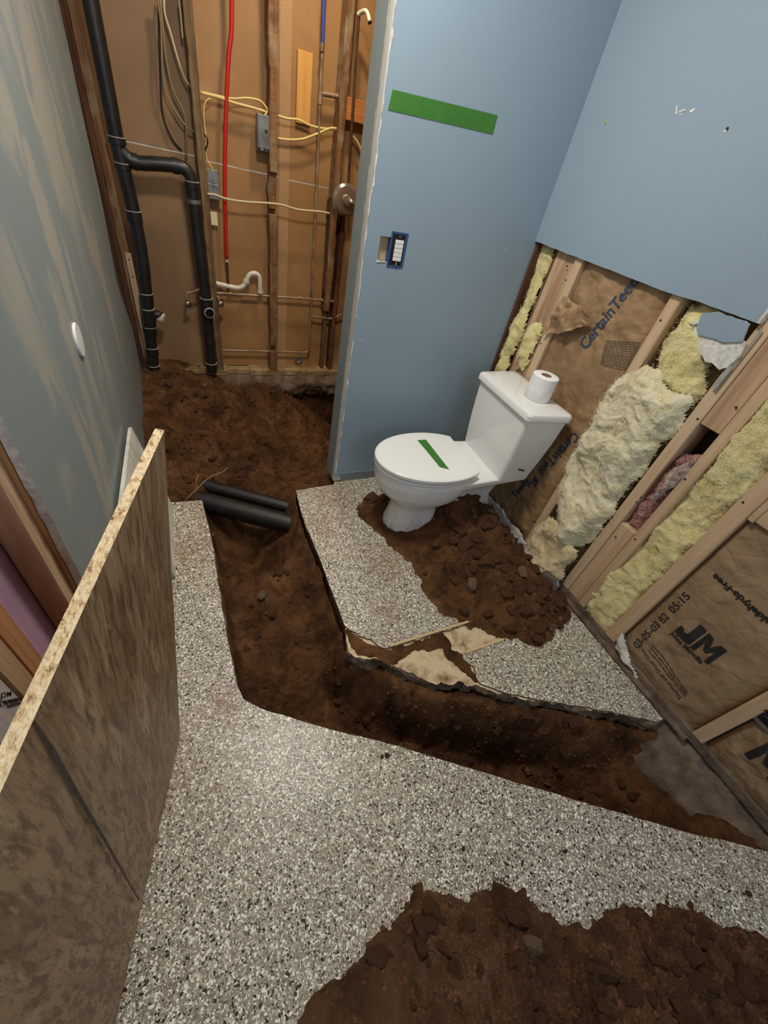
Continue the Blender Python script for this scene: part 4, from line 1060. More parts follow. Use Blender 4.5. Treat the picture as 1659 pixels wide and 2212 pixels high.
# ================================================================== THINGS ON THE WALLS
# blank cover on the left wall
cvp = ax(167, 734, XL)
mk('blank_cover', MB().lathe([(.040, 0), (.041, .003), (.039, .006), (.00001, .0075)], cvp, (1, 0, 0), 40), M['white'], label='round white blank cover plate on the left wall', cat='cover plate', smooth=True, sharp=.6)
# dimmer switch in a blue box
sp = ay(858, 541, YP)
sw = thing('dimmer_switch', 'white slatted dimmer switch in a blue box sunk in the partition', 'switch', (sp[0], YP, sp[2]-.05))
cx, cz = sp[0]+.002, sp[2]
def sbox(name, x0, x1, z0, z1, y0, y1, m): return mk(name, MB().box((cx+x0, y0, cz+z0), (cx+x1, y1, cz+z1), 0, .001), m, parent=sw)
sbox('outlet_box', -.036, -.029, -.058, .058, YP-.003, YP+.05, M['bluebox']); sbox('outlet_box', .026, .033, -.055, .058, YP-.003, YP+.05, M['bluebox'])
sbox('outlet_box', -.029, .026, .052, .058, YP-.002, YP+.05, M['bluebox']); sbox('outlet_box', -.029, .026, -.058, -.052, YP-.002, YP+.05, M['bluebox'])
sbox('back_plate', -.028, .025, -.051, .051, YP-.001, YP+.03, M['black'])
for k in range(5):
    sbox('slat', -.017, .017, -.034+k*.0138, -.0215+k*.0138, YP-.0075, YP-.002, M['white'])
sbox('lever', -.004, .004, -.050, -.036, YP-.006, YP-.0015, M['steel'])
mk('screw', MB().lathe([(.0035, 0), (.003, .0012), (.00001, .0015)], (cx, YP-.0012, cz+.044), (0, -1, 0), 8), M['steel'], parent=sw)
mk('stud_behind', MB().box((HX0+.001, YP+.02, HZ0), (HX0+.05, YP+.03, HZ1)), M['fir'], parent=wpt)
mk('torn_paper', MB().prism(resample([(HX0-.003, HZ0-.005), (HX0+.035, HZ0-.002), (HX0+.035, HZ0+.002), (HX0-.003, HZ0+.003)], .004, .002, 4, True), YP-.002, YP+.002, part_face), M['gypsum'], parent=wpt)

# ---- plumbing on the back wall
def pipe(name, label, pts, r, mat, seg=14, smooth_n=0, cat='pipe', group=None, parent=None):
    return mk(name, MB().tube(pts, r, seg, smooth_n=smooth_n), mat, parent=parent, label=label, cat=cat if parent is None else None, smooth=True, sharp=1.0, group=group)
Y1 = YB-.055
def A(px, py, Y=Y1): return ay(px, py, Y)
st = thing('drain_stack', 'tall black plastic drain stack beside the left wall', 'pipe', ay(330, 795, Y1))
stp = sorted([tuple(A(334, 806)), tuple(A(321, 685)), tuple(A(308, 560)), tuple(A(288, 455)), tuple(A(268, 370)), tuple(A(250, 290)), tuple(A(222, 140)), (A(197, 0)[0], Y1, CEIL)], key=lambda p: p[2])
mk('pipe', MB().tube(stp, .031, 20, smooth_n=4), M['abs'], parent=st, smooth=True, sharp=1)
def on_stack(z, pts): 
    zs_ = [p[2] for p in pts]; return np.array([np.interp(z, zs_, [p[0] for p in pts]), np.interp(z, zs_, [p[1] for p in pts]), z])
def collar(parent, pts, py_top, py_bot, px, r, ring=True, mat=None):
    zt = A(px, py_top)[2]; zb = A(px, py_bot)[2]
    a, b = on_stack(zb, pts), on_stack(zt, pts)
    cp = mk('coupling', MB().tube([a, b], r, 20), mat or M['abs'], parent=parent, smooth=True, sharp=1)
    if ring:
        g_ = mk('glue_ring', MB().tube([b-np.array([0, 0, .001]), b+np.array([0, 0, .0018])], r+.0008, 20), M['ring'], smooth=True, sharp=1)
        g_.parent = cp; g_['label'] = 'pale glue ring'
collar(st, stp, 455, 478, 285, .0355); collar(st, stp, 634, 660, 318, .0355); collar(st, stp, 667, 703, 322, .0370); collar(st, stp, 706, 722, 325, .0350)
collar(st, stp, 751, 765, 330, .0350); collar(st, stp, 789, 800, 335, .0350); collar(st, stp, 297, 312, 258, .0370); collar(st, stp, 352, 365, 262, .0355)
# branch elbow with white cap
mk('elbow', MB().tube([A(325, 690), A(332, 682), A(340, 680), A(347, 684)], .026, 16, smooth_n=4), M['absdust'], parent=st, smooth=True)
mk('end_cap', MB().lathe([(.028, -.018), (.030, -.014), (.030, .014), (.023, .016)], A(349, 687), (.9, -.35, -.25), 20), M['white_pvc'], parent=st, smooth=True, sharp=.8)
# vent branch
mk('branch', MB().tube([A(255, 318), A(266, 332), A(280, 345), A(300, 352), A(340, 354), A(380, 358), A(400, 366), A(412, 382), A(415, 402)], .030, 18, smooth_n=6), M['abs'], parent=st, smooth=True)
for a, b in ((A(284, 347), A(297, 351)), (A(372, 357), A(385, 359))):
    mk('coupling', MB().tube([a, b], .0340, 18), M['abs'], parent=st, smooth=True, sharp=1)
s2p = thing('drain_stack', 'second black drain pipe strapped to the stud with an open tee', 'pipe', A(458, 800))
b0, b1 = A(458, 803), A(415, 400)
s2pts = sorted([tuple(b0), tuple(A(446, 650)), tuple(b1)], key=lambda p: p[2])
mk('pipe', MB().tube(s2pts, .031, 20), M['abs'], parent=s2p, smooth=True, sharp=1)
collar(s2p, s2pts, 392, 405, 415, .0350); collar(s2p, s2pts, 644, 683, 447, .0360); collar(s2p, s2pts, 784, 800, 457, .0350)
mk('strap', MB().tube([on_stack(A(423, 440)[2], s2pts), on_stack(A(423, 431)[2], s2pts)], .0330, 20), M['steel'], parent=s2p, smooth=True, sharp=1)
tc_ = A(448, 668)
mk('tee_opening', MB().lathe([(.028, -.01), (.030, .035), (.030, .050), (.025, .050), (.024, .01)], (tc_[0], Y1-.01, tc_[2]), (.12, -1, -.05), 22, 0, False), M['absdust'], parent=s2p, smooth=True, sharp=.8)
mk('tee_inside', MB().lathe([(.0238, .0), (.0238, .012)], (tc_[0]+.002, Y1-.03, tc_[2]), (.12, -1, -.05), 20), M['black'], parent=s2p)
mk('glue_ring', MB().lathe([(.0305, .049), (.0305, .052), (.025, .052)], (tc_[0], Y1-.01, tc_[2]), (.12, -1, -.05), 22, 0, False), M['ring'], parent=s2p, smooth=True)
Yp = YB+.030
def B(px, py, Y=Yp): return ay(px, py, Y)
rd = thing('supply_pipe', 'bright red water pipe dropping between the studs', 'pipe', B(494, 632))
mk('red_tube', MB().tube([(B(503, 0)[0]+.012, Yp-.02, CEIL), B(501, 0), B(494, 120), B(488, 250), B(486, 400), B(488, 500), B(490, 563)], .0102, 14, smooth_n=4), M['red'], parent=rd, smooth=True)
mk('crimp_ring', MB().tube([B(490, 560), B(490.3, 566)], .0118, 14), M['ring'], parent=rd, smooth=True, sharp=1)
mk('dark_riser', MB().tube([B(490.3, 566), B(494, 634)], .0070, 12), M['darkpipe'], parent=rd, smooth=True, sharp=1)
bl = thing('supply_pipe', 'blue water pipe joined to old copper right of the middle stud', 'pipe', B(672, 640))
mk('blue_tube', MB().tube([(B(703, 0)[0]+.01, Yp, CEIL), B(700, 0), B(698, 60), B(697, 94)], .0102, 14), M['bluepipe'], parent=bl, smooth=True, sharp=1)
mk('adapter', MB().tube([B(697, 94), B(695, 112)], .0115, 12), M['galv'], parent=bl, smooth=True, sharp=1)
mk('copper_riser', MB().tube([B(696, 105), B(692, 190), B(688, 300), B(683, 430), B(676, 570), B(673, 640)], .0075, 12, smooth_n=3), M['galv'], parent=bl, smooth=True)
mk('tee', MB().tube([B(693.5, 180), B(691, 225)], .0115, 12), M['galv'], parent=bl, smooth=True, sharp=1)
mk('stub', MB().tube([B(693, 202), B(733, 209)], .0102, 12), M['galv'], parent=bl, smooth=True, sharp=1)
hp = thing('supply_pipe', 'level copper pipe crossing the studs under the white trap', 'pipe', B(600, 640))
mk('copper_run', MB().tube([B(425, 629), B(470, 633), B(582, 640), B(600, 641), B(670, 646), B(728, 652)], .0075, 12), M['galv'], parent=hp, smooth=True, sharp=1)
for a, b in (((492, 633.5), (502, 635)), ((643, 643.5), (652, 644.5)), ((690, 647.5), (697, 648.5)), ((712, 650.5), (728, 652))):
    mk('fitting', MB().tube([B(*a), B(*b)], .0105, 12), M['galv'], parent=hp, smooth=True, sharp=1)
lo = thing('supply_pipe', 'low copper pipe near the plate turning up at the right', 'pipe', B(570, 760))
mk('copper_run', MB().tube([B(440, 754), B(485, 756.5), B(580, 759), B(640, 760.5), B(660, 761), B(667, 755), B(668, 740), B(671, 690), B(674, 640), B(675, 616)], .0070, 12, smooth_n=3), M['galv'], parent=lo, smooth=True)
mk('branch', MB().tube([B(673, 683), B(690, 686), B(716, 688), B(727, 684), B(742, 678)], .0070, 12, smooth_n=3), M['galv'], parent=lo, smooth=True)
mk('fitting', MB().tube([B(676, 608), B(674.5, 640)], .0095, 12), M['galv'], parent=lo, smooth=True, sharp=1)
mk('fitting', MB().tube([B(672.6, 670), B(672, 690)], .0095, 12), M['galv'], parent=lo, smooth=True, sharp=1)
vp = thing('supply_pipe', 'dark vertical copper pipe feeding the shower valve', 'pipe', B(700, 650))
mk('riser', MB().tube([B(720, 424), B(713, 424.5), B(710, 430), B(708, 445), B(704, 560), B(698, 650)], .0070, 12, smooth_n=3), M['darkpipe'], parent=vp, smooth=True)
Ys = YB-.012
sr = thing('shower_riser', 'dark shower riser pipe with a white elbow outlet at the top', 'pipe', ay(755, 390, Ys))
mk('riser', MB().tube([ay(776, 28, Ys), ay(768, 140, Ys), ay(760, 270, Ys), ay(752, 400, Ys)], .0070, 12), M['darkpipe'], parent=sr, smooth=True, sharp=1)
mk('outlet_elbow', MB().tube([ay(773, 32, Ys), ay(781, 26, Ys-.02), ay(790, 24, Ys-.05), ay(795, 32, Ys-.07), ay(799, 48, Ys-.09)], .0090, 12, smooth_n=4), M['white_pvc'], parent=sr, smooth=True)
mk('outlet_mouth', MB().tube([ay(798.6, 46.5, Ys-.089), ay(799.4, 50, Ys-.0915)], .0095, 12), M['black'], parent=sr)
# shower valve
vc = ay(746, 432, YB-.075)
va = thing('shower_valve', 'dusty chrome round shower valve with lever beside the partition', 'valve', vc)
VA = (-.05, -1.0, .06)
mk('escutcheon', MB().lathe([(.080, -.004), (.082, .008), (.078, .022), (.066, .032), (.060, .033), (.032, .036), (.030, .036)], vc, VA, 40), M['chrome'], parent=va, smooth=True, sharp=.5)
mk('hub', MB().lathe([(.030, .034), (.030, .058), (.024, .068), (.00001, .071)], vc, VA, 20), M['chrome'], parent=va, smooth=True, sharp=.9)
vh = vc+np.array(VA)*.062
mk('lever', MB().tube([vh, vh+np.array([.03, -.006, -.006]), vh+np.array([.075, -.012, -.014])], .012, 12, radii=[.020, .012, .008]), M['chrome'], parent=va, smooth=True)
mk('valve_body', MB().tube([vc, vc+np.array([0, .07, 0])], .028, 14), M['galv'], parent=va, smooth=True, sharp=1)
# white trap
pt = thing('drain_trap', 'white plastic drain trap standing up between the studs', 'pipe', B(520, 628))
mk('trap_arm', MB().tube([B(440, 606), B(470, 613), B(500, 620), B(514, 622), B(524, 619), B(531, 610), B(534, 606)], .0145, 16, smooth_n=4), M['white_pvc'], parent=pt, smooth=True)
mk('u_bend', MB().tube([B(532, 610), B(535, 600), B(540, 593), B(548, 590.5), B(556, 593), B(561, 602), B(562, 628)], .0145, 16, smooth_n=5), M['white_pvc'], parent=pt, smooth=True)
mk('slip_nut', MB().tube([B(531, 610.5), B(534, 605)], .021, 10), M['white_pvc'], parent=pt)
mk('slip_nut', MB().tube([B(562, 627), B(562.3, 633)], .019, 10), M['white_pvc'], parent=pt)
# stop valves
for (pts, knob, lab) in (([(440, 620), (426, 627), (412, 632), (404, 634), (403, 650)], (406, 657), 'chrome stop valve on a bent stub left of the second stack'), ([(470, 640), (473, 648), (474, 655)], (477, 657), 'small chrome stop valve right of the stud with the tee')):
    t_ = thing('stop_valve', lab, 'valve', B(*knob, YB-.02))
    mk('stub_pipe', MB().tube([B(x, y, YB-.02) for x, y in pts], .0085, 10, smooth_n=3), M['galv'], parent=t_, smooth=True)
    mk('handle', MB().lathe([(.010, -.012), (.020, -.004), (.022, .004), (.016, .012), (.00001, .013)], B(*knob, YB-.025), (.35, -.8, -.4), 16), M['chrome'], parent=t_, smooth=True)
# boxes
jb = thing('junction_box', 'grey metal wiring box hung on the middle stud', 'electrical box', B(570, 310))
c0 = ay(569, 288, YB+.035)
mk('box_body', MB().box((c0[0]-.036, YB+.005, c0[2]-.072), (c0[0]+.026, YB+.05, c0[2]+.072), 0, .003), M['steel'], parent=jb)
mk('knockout', MB().lathe([(.008, 0), (.008, .001), (.00001, .0012)], (c0[0]+.008, YB+.0049, c0[2]+.01), (0, -1, 0), 12), M['nail'], parent=jb)
for dx in (-.028, 0.0, .016):
    mk('clamp_slot', MB().box((c0[0]+dx-.006, YB+.0035, c0[2]-.072), (c0[0]+dx+.006, YB+.0052, c0[2]-.058)), M['black'], parent=jb)
jb2 = thing('junction_box', 'grey metal box with a pressed star behind the second stud', 'electrical box', B(458, 425))
c1 = ay(459, 398, YB+.045)
mk('box_body', MB().box((.2725, YB+.03, c1[2]-.065), (c1[0]+.032, YB+.07, c1[2]+.065), 0, .003), M['steel'], parent=jb2)
for a in np.arange(0, math.pi, math.pi/4):
    d_ = np.array([math.cos(a), 0, math.sin(a)])*.026; q = np.array([(.2725+c1[0]+.032)/2, YB+.0295, c1[2]])
    mk('pressed_rib', MB().tube([q-d_, q+d_], .0018, 6), M['steel'], parent=jb2)
lb = ay(462, 472, YB+.052)
mk('paper_label', MB().box((lb[0]-.019, YB+.05, lb[2]-.032), (lb[0]+.019, YB+.0525, lb[2]+.032)).box((lb[0]-.006, YB+.0526, lb[2]-.02), (lb[0]+.006, YD, lb[2]+.02)), M['label'], label='small cream paper label on the stud edge', cat='label')
rk = ay(651, 777, YB-.001)
mk('metal_knockout', MB().lathe([(.030, 0), (.031, .003), (.026, .006), (.014, .006), (.010, .002), (.00001, .002)], (rk[0], YD-.0065, ay(651, 777, YD)[2]), (0, -1, 0), 24), M['steel'], label='round dull metal plug low on the back board', cat='plug', smooth=True, sharp=.5)
# cables
def cable(label, pts, mat, r=.0048, Y=YB+.03, group='loose cables on the back wall'):
    P = [np.array(p) if len(p) == 3 and not isinstance(p[0], int) else ay(p[0], p[1], p[2] if len(p) == 3 else Y) for p in pts]
    return mk('electrical_cable', MB().tube(P, r, 8, smooth_n=5), mat, label=label, cat='cable', smooth=True, group=group)
def cb(px, py, Y=YB+.03): return tuple(float(c) for c in ay(px, py, Y))
cable('yellow cable from the second stud to the box on the middle stud', [cb(432, 198, YB+.03), cb(470, 207), cb(500, 213), cb(535, 212), cb(560, 217), cb(572, 228), cb(578, 240), cb(570, 252), cb(565, 262, YB+.03)], M['cable_y'], group=None)
cable('thicker yellow cable running level into the middle stud', [cb(432, 200), cb(475, 211), cb(505, 222), cb(550, 234), cb(590, 246, YB+.04)], M['cable_y'], .0058, group=None)
cable('upper yellow cable from the middle stud to the right stud', [cb(600, 250), cb(620, 256), cb(645, 259), cb(670, 271), cb(700, 278), cb(740, 280, YB+.04)], M['cable_y'], .0055, group=None)
cable('lower sagging yellow cable from the middle stud to the right stud', [cb(600, 299), cb(625, 302), cb(655, 300), cb(685, 289), cb(715, 277), cb(740, 281, YB+.04)], M['cable_y'], .0055, group=None)
cable('yellow cable curving down beyond the right stud', [cb(757, 291), cb(765, 297), cb(775, 312), cb(782, 330)], M['cable_y'], .0055, group=None)
cable('long off white cable crossing below the metal boxes', [cb(448, 419, YB-.008), cb(465, 421, YB-.008), cb(490, 430, YB-.008), cb(530, 436, YB-.008), cb(580, 439, YB-.01), cb(610, 443, YB-.01), cb(645, 453, YB-.008), cb(690, 457, YB-.008), cb(712, 461, YB-.006)], M['cable_w'], .0055, group=None)
Yc = YB+.04
cable('tan cable hanging from above and bowing into the second stud', [cb(346, 0, Yc), cb(352, 60, Yc), cb(358, 120, Yc), cb(372, 190, Yc), cb(398, 245, Yc), cb(403, 290, Yc), cb(402, 345, YB+.06)], M['cable_g'], .0045, group=None)
cable('tan cable hanging near the drain branch and reaching the stud low', [cb(341, 0, Yc), cb(348, 60, Yc), cb(350, 140, Yc), cb(358, 200, Yc), cb(385, 250, Yc), cb(405, 275, Yc), cb(422, 286, Yc)], M['cable_g'], .0045, group=None)
cable('pale cable swinging from the top to the stud edge', [cb(354, 0, Yc), cb(356, 30, Yc), cb(368, 70, Yc), cb(385, 130, Yc), cb(400, 170, Yc), cb(415, 192, Yc)], M['cable_w'], .0045, group=None)
cable('dark cable hanging straight then behind the tan ones', [cb(343, 0, YB+.07), cb(343, 60, YB+.07), cb(347, 180, YB+.07), cb(352, 250, YB+.07), cb(372, 300, YB+.07), cb(392, 325, YB+.078)], M['cable_k'], .004, group=None)
cable('white cable end dangling beside the second stud', [cb(387, 0, Yc), cb(391, 40, Yc), cb(395, 84, Yc)], M['cable_w'], .0045, group=None)
cable('thin yellow cable looping down the right side of second stud', [cb(455, 212), cb(443, 222), cb(440, 250), cb(444, 290), cb(446, 340), cb(455, 358), cb(462, 378, YB+.035)], M['cable_y'], .0035, group=None)
cable('short black cable loop poking out of the second stud', [cb(440, 290, YB+.01), cb(447, 298, YB+.0), cb(448, 312, YB+.0), cb(442, 325, YB+.01)], M['cable_k'], .004, group=None)

# ================================================================== PIPES, ROOT IN THE PIT
zp = -.165
pA, pB = az(447, 1086, zp+.03), az(612, 1128, zp+.01)
d_ = (pB-pA)/np.linalg.norm(pB-pA)
mk('buried_pipe', MB().tube([pA-d_*.06, pA, pB, pB+d_*.18], .052, 22), M['absdust'], label='front black pipe crossing the pit under the slab', cat='pipe', smooth=True, sharp=1)
qA, qB = az(455, 1052, zp+.02), az(622, 1096, zp)
d2 = (qB-qA)/np.linalg.norm(qB-qA)
mk('buried_pipe', MB().tube([qA-d2*.05, qA, qB, qB+d2*.20], .036, 20), M['absdust'], label='rear thinner black pipe lying behind the front one', cat='pipe', smooth=True, sharp=1)
rt = [az(398, 1083, -.015), az(425, 1056, .02), az(445, 1037, .03), az(458, 1028, .035), az(472, 1023, .03), az(484, 1018, .035), az(491, 1010, .04)]
rtt = thing('root', 'thin forked tan root sticking up over the black pipes', 'root', rt[0])
mk('main_stem', MB().tube(rt, .0017, 6, smooth_n=3), M['root'], parent=rtt, smooth=True)
mk('side_stem', MB().tube([az(426, 1054, .02), az(424, 1040, .05), az(429, 1025, .06)], .0013, 6, smooth_n=3), M['root'], parent=rtt, smooth=True)

# ================================================================== STRAND BOARD, DRYWALL SCRAP, GREY PLANK
bf = np.array([-.153, .545, 0.0]); bn = np.array([-.325, -.05, 0.0])          # face foot line, far / near
tf = az(355, 930, 1.0); tn_ = az(0, 1714, 1.0)
tdir = (tn_-tf); tdir /= np.linalg.norm(tdir); tn2 = tf+tdir*.64
bdir = (bn-bf)/np.linalg.norm(bn-bf); bn2 = bf+bdir*.70
nf = np.cross(tn2-tf, bf-tf); nf /= np.linalg.norm(nf)
if nf[0] > 0: nf = -nf
th = .0125
def board_pt(u, v, h): return (1-v)*((1-u)*bf+u*bn2)+v*((1-u)*tf+u*tn2)+nf*h
osb = thing('strand_board', 'large rough strand board panel standing on edge at the left', 'board', bf)
NU, NV = 40, 60; P = np.zeros((NU, NV, 3)); Q = np.zeros((NU, NV, 3))
for i in range(NU):
    for j in range(NV):
        P[i, j] = board_pt(i/(NU-1), j/(NV-1), 0); Q[i, j] = board_pt(i/(NU-1), j/(NV-1), th)
ob = MB().grid(P, None, 0); ob.grid(Q, None, 0)
mk('board_face', ob, M['osb'], parent=osb)
eg = MB()
rn = np.random.RandomState(3)
for (row, m_) in ((lambda t, h: board_pt(t, 1.0, h), 90), (lambda t, h: board_pt(0, t, h), 90), (lambda t, h: board_pt(1, t, h), 10), (lambda t, h: board_pt(t, 0, h), 10)):
    E_ = np.zeros((m_, 7, 3))
    for i in range(m_):
        for j in range(7):
            E_[i, j] = row(i/(m_-1), th*j/6)
            if 0 < j < 6: E_[i, j] += (rn.rand()-.35)*np.array([0, 0, .0025])
    eg.grid(E_, None, 0)
mk('board_edge', eg, M['osb_edge'], parent=osb, label='pale flaky cut edge')
# dark diagonal line on the face, tapering downward
def face_px(px, py, off=-.0006):
    d = ray(px, py); nfv = nf; t = np.dot(bf-CAM, nfv)/np.dot(d, nfv); return CAM+d*t+nfv*off
ln = [(70, 1560), (112, 1625), (150, 1690), (185, 1750), (225, 1815), (262, 1880), (300, 1945)]
wd = [8, 12, 10, 8, 6, 4, 2.5]
vs_ = []
for (x, y), w_ in zip(ln, wd): vs_ += [face_px(x-w_*.55, y+w_*.35), face_px(x+w_*.55, y-w_*.35)]
mk('diagonal_line', MB().add(vs_, [(2*i, 2*i+1, 2*i+3, 2*i+2) for i in range(len(ln)-1)]), m_plain('grey_line', srgb(96, 78, 62), .8, 0, srgb(72, 60, 50), 60), parent=osb, label='dark diagonal line thinning towards the bottom')
mk('splinter', MB().hexa([tuple(np.array(az(382, 1600, 0))+np.array(o_)) for o_ in ((0, 0, 0), (.010, .0, 0), (.010, .06, 0), (0, .06, 0), (-.006, .0, .03), (.004, .0, .03), (.003, .055, .06), (-.006, .055, .06))]), M['osb_edge'], parent=osb)
# drywall scrap leaning behind the board
c_near, c_far = np.array([-.132, 1.140, .0]), np.array([-.118, 1.60, .0])
a_top_near = ax(262, 1105, -.205); a_top_far = ax(284, 922, -.20)
dn = MB()
off = np.array([-.012, 0, -.004])
foot_n, foot_f = c_near, np.array([-.120, 1.56, .0])
q0, q1, q2, q3 = foot_n, foot_f, a_top_far, a_top_near
dn.hexa([q0+off, q0, q1, q1+off, q3+off, q3, q2, q2+off], 0)
mk('drywall_scrap', dn, [M['drypaper']], label='white drywall scrap leaning on the left wall behind the strand board', cat='drywall')
# grey stamped plank, lower left
gp = thing('grey_plank', 'pale grey lumber with a black grade stamp at the lower left edge', 'plank', (-.30, .27, 0))
mk('plank', MB().box((-.262, .285, .0), (-.2450, .3505, 1.05), 0, .0015), M['greyplank'], parent=gp)
def pl_px(px, py):
    return ax(px, py, -.2444)
for s_, a, b, hgt in (('OM', (2, 1507), (25, 1502), .0055), ('D', (-4, 1517), (5, 1515), .0050), ('AT', (-5, 1528), (12, 1524), .0060), ('mwn', (18, 1518), (38, 1513), .0025), ('nwm', (22, 1521), (40, 1516), .0025)):
    A_, B_ = pl_px(*a), pl_px(*b); r_ = (B_-A_); Lr = np.linalg.norm(r_); r_ /= Lr; upv = np.cross(np.array([1.0, 0, 0]), r_)
    v, f = text_mesh(s_, .02, bold=.0003); v[:, 0] -= v[:, 0].min(); v[:, 0] *= Lr/v[:, 0].max(); v[:, 1] *= hgt/v[:, 1].max()
    mk('stamp_lettering', MB().add([A_+r_*p[0]+upv*p[1] for p in v], f), M['ink'], parent=gp)
fr = [pl_px(*p) for p in ((16, 1524), (49, 1515), (43, 1507), (9, 1515))]
mk('stamp_frame', MB().tube([p+np.array([.0003, 0, 0]) for p in fr+[fr[0]]], .0006, 4), M['ink'], parent=gp)

# ================================================================== DIRT PILES AND CLODS
clod_meshes = []
for k in range(7):
    bm = bmesh.new(); bmesh.ops.create_icosphere(bm, subdivisions=1 if k < 4 else 2, radius=1)
    for v in bm.verts:
        r_ = 1+.42*float(fbm(np.array(v.co.x*1.3+k*5), np.array(v.co.y*1.3+v.co.z*1.7), 3, 300+k)); v.co *= r_; v.co.z *= .72; v.co.x *= 1.0+.25*(k % 3)
    me = bpy.data.meshes.new('clod'); bm.to_mesh(me); bm.free()
    clod_meshes.append(me)
clod_var = {}
def clod_mesh(k, mat):
    key = (k, mat.name)
    if key not in clod_var:
        me = clod_meshes[k].copy(); me.materials.append(mat); clod_var[key] = me
    return clod_var[key]
def scatter_parts(parent, pts, mat, stone_frac=.06, name='clod'):
    for (x, y, z, r) in pts:
        m_ = M['stone'] if random.random() < stone_frac else mat
        o = bpy.data.objects.new(name, clod_mesh(random.randrange(7), m_)); COL.objects.link(o)
        o.location = (x, y, z+r*.22); o.scale = (r, r*random.uniform(.75, 1.1), r*random.uniform(.8, 1.2))
        o.rotation_euler = (random.uniform(-.5, .5), random.uniform(-.5, .5), random.uniform(0, 6.3))
        link_parent(o, parent)
def crumbs(name, pts, mat, parent):
    V, F_ = [], []
    t_ = (np.array([(1, 0, 0), (-1, 0, 0), (0, 1, 0), (0, -1, 0), (0, 0, 1), (0, 0, -1)]), [(0, 2, 4), (2, 1, 4), (1, 3, 4), (3, 0, 4), (2, 0, 5), (1, 2, 5), (3, 1, 5), (0, 3, 5)])
    for (x, y, z, r) in pts:
        a = random.uniform(0, 6.3); c, s = math.cos(a), math.sin(a); b = len(V)
        tl = random.uniform(-.6, .6)
        for p in t_[0]:
            q = p*np.array([r, r*random.uniform(.6, 1.0), r*random.uniform(.5, .9)])
            V.append((x+c*q[0]-s*q[1], y+s*q[0]+c*q[1], z+q[2]+tl*q[0]*.4)); 
        F_ += [tuple(i+b for i in f) for f in t_[1]]
    return mk(name, MB().add(V, F_), mat, parent=parent, kind='stuff')
def pile(name, poly, hmax, wid, seed, mat, label, res=.0055, jag=.012, hfun=None):
    P0 = np.array(poly); x0, y0 = P0.min(0)-.03; x1, y1 = P0.max(0)+.03
    X, Y = np.meshgrid(np.arange(x0, x1, res), np.arange(y0, y1, res), indexing='ij')
    def height(X, Y):
        d = poly_sd(X, Y, poly)+jag*fbm(X*22, Y*22, 5, seed)
        e = np.clip(d/wid, 0, 1); h = hmax*(e**.8)*(1+.25*fbm(X*6, Y*6, 3, seed+1))
        if hfun is not None: h = h*hfun(X, Y)
        k = np.clip(d/.02, 0, 1)
        h = h+k*(.006*fbm(X*20, Y*20, 4, seed+2)+.0035*ridged(X*45, Y*45, 3, seed+4)+.0015*fbm(X*150, Y*150, 2, seed+6))
        return np.maximum(h, .0012*k), d
    Z, d = height(X, Y)
    o = mk(name, MB().grid(np.stack([X, Y, np.where(d > 0, Z, d*.5)], 2), d > -.014), mat, smooth=True, label=label, cat='dirt')
    return o, height
def sample_pile(height, poly, n_, rmin, rmax, inset=.0, power=2.5, region=None):
    P0 = np.array(poly); out = []
    while len(out) < n_:
        m_ = 4000
        X = RNG.uniform(P0[:, 0].min(), P0[:, 0].max(), m_); Y = RNG.uniform(P0[:, 1].min(), P0[:, 1].max(), m_)
        Z, d = height(X, Y)
        ok = d > inset
        if region is not None: ok &= RNG.rand(m_) < region(X, Y)
        r = rmin+(rmax-rmin)*RNG.rand(m_)**power
        out += list(zip(X[ok], Y[ok], Z[ok], r[ok]))
    return out[:n_]
tpoly = [(.695, 1.366), (.788, 1.439), (.904, 1.456), (1.05, 1.42), (1.25, 1.40), (1.436, 1.40), (1.436, 1.0), (1.432, .72), (1.436, .56), (1.40, .50), (1.33, .475), (1.264, .448), (1.20, .43), (1.135, .425), (1.08, .48), (1.021, .524), (.96, .58), (.897, .618), (.823, .686), (.804, .775), (.813, .85), (.825, .929), (.79, 1.03), (.763, 1.133), (.716, 1.258)]
td, th_ = pile('dirt_pile', tpoly, .055, .16, 401, M['soil'], 'reddish dirt pile heaped around the toilet foot', hfun=lambda X, Y: .35+1.0*sstep((X-.85)/.35)+1.7*np.exp(-((X-1.20)/.17)**2-((Y-1.14)/.16)**2))
rgn = lambda X, Y: np.clip(.12+sstep((X-.9)/.3)*.9, 0, 1)
scatter_parts(td, sample_pile(th_, tpoly, 295, .006, .034, .012, 2.4, rgn), M['clod'], .04)
crumbs('crumbs', sample_pile(th_, tpoly, 5200, .002, .0085, .0, 2.0, lambda X, Y: np.clip(.3+sstep((X-.9)/.3)*.7, 0, 1)), M['clod'], td)
fpoly = [(.0, -.13), (.023, -.104), (.125, -.072), (.195, -.064), (.27, -.066), (.30, -.045), (.345, -.022), (.40, -.033), (.43, -.07), (.47, -.092), (.527, -.107), (.575, -.108), (.618, -.131), (.64, -.18), (.68, -.215), (.766, -.258), (.82, -.262), (.903, -.298), (.97, -.32), (1.03, -.352), (1.07, -.375), (1.104, -.402), (1.15, -.44), (1.24, -.55), (1.30, -.75), (1.25, -1.1), (.8, -1.2), (.3, -1.05), (-.05, -.7), (-.08, -.3)]
fd, fh_ = pile('dirt_pile', fpoly, .11, .34, 431, M['soil_fg'], 'broad brown dirt pile on the speckled floor in the foreground', res=.0062, jag=.014)
rg2 = lambda X, Y: np.clip((Y > -.72).astype(float)*(.25+.75*sstep((X-.2)/.2)), 0, 1)
scatter_parts(fd, sample_pile(fh_, fpoly, 295, .006, .026, .015, 2.3, rg2), M['clod'], .04)
crumbs('crumbs', sample_pile(fh_, fpoly, 8000, .002, .009, .0, 1.7, rg2), M['clod'], fd)
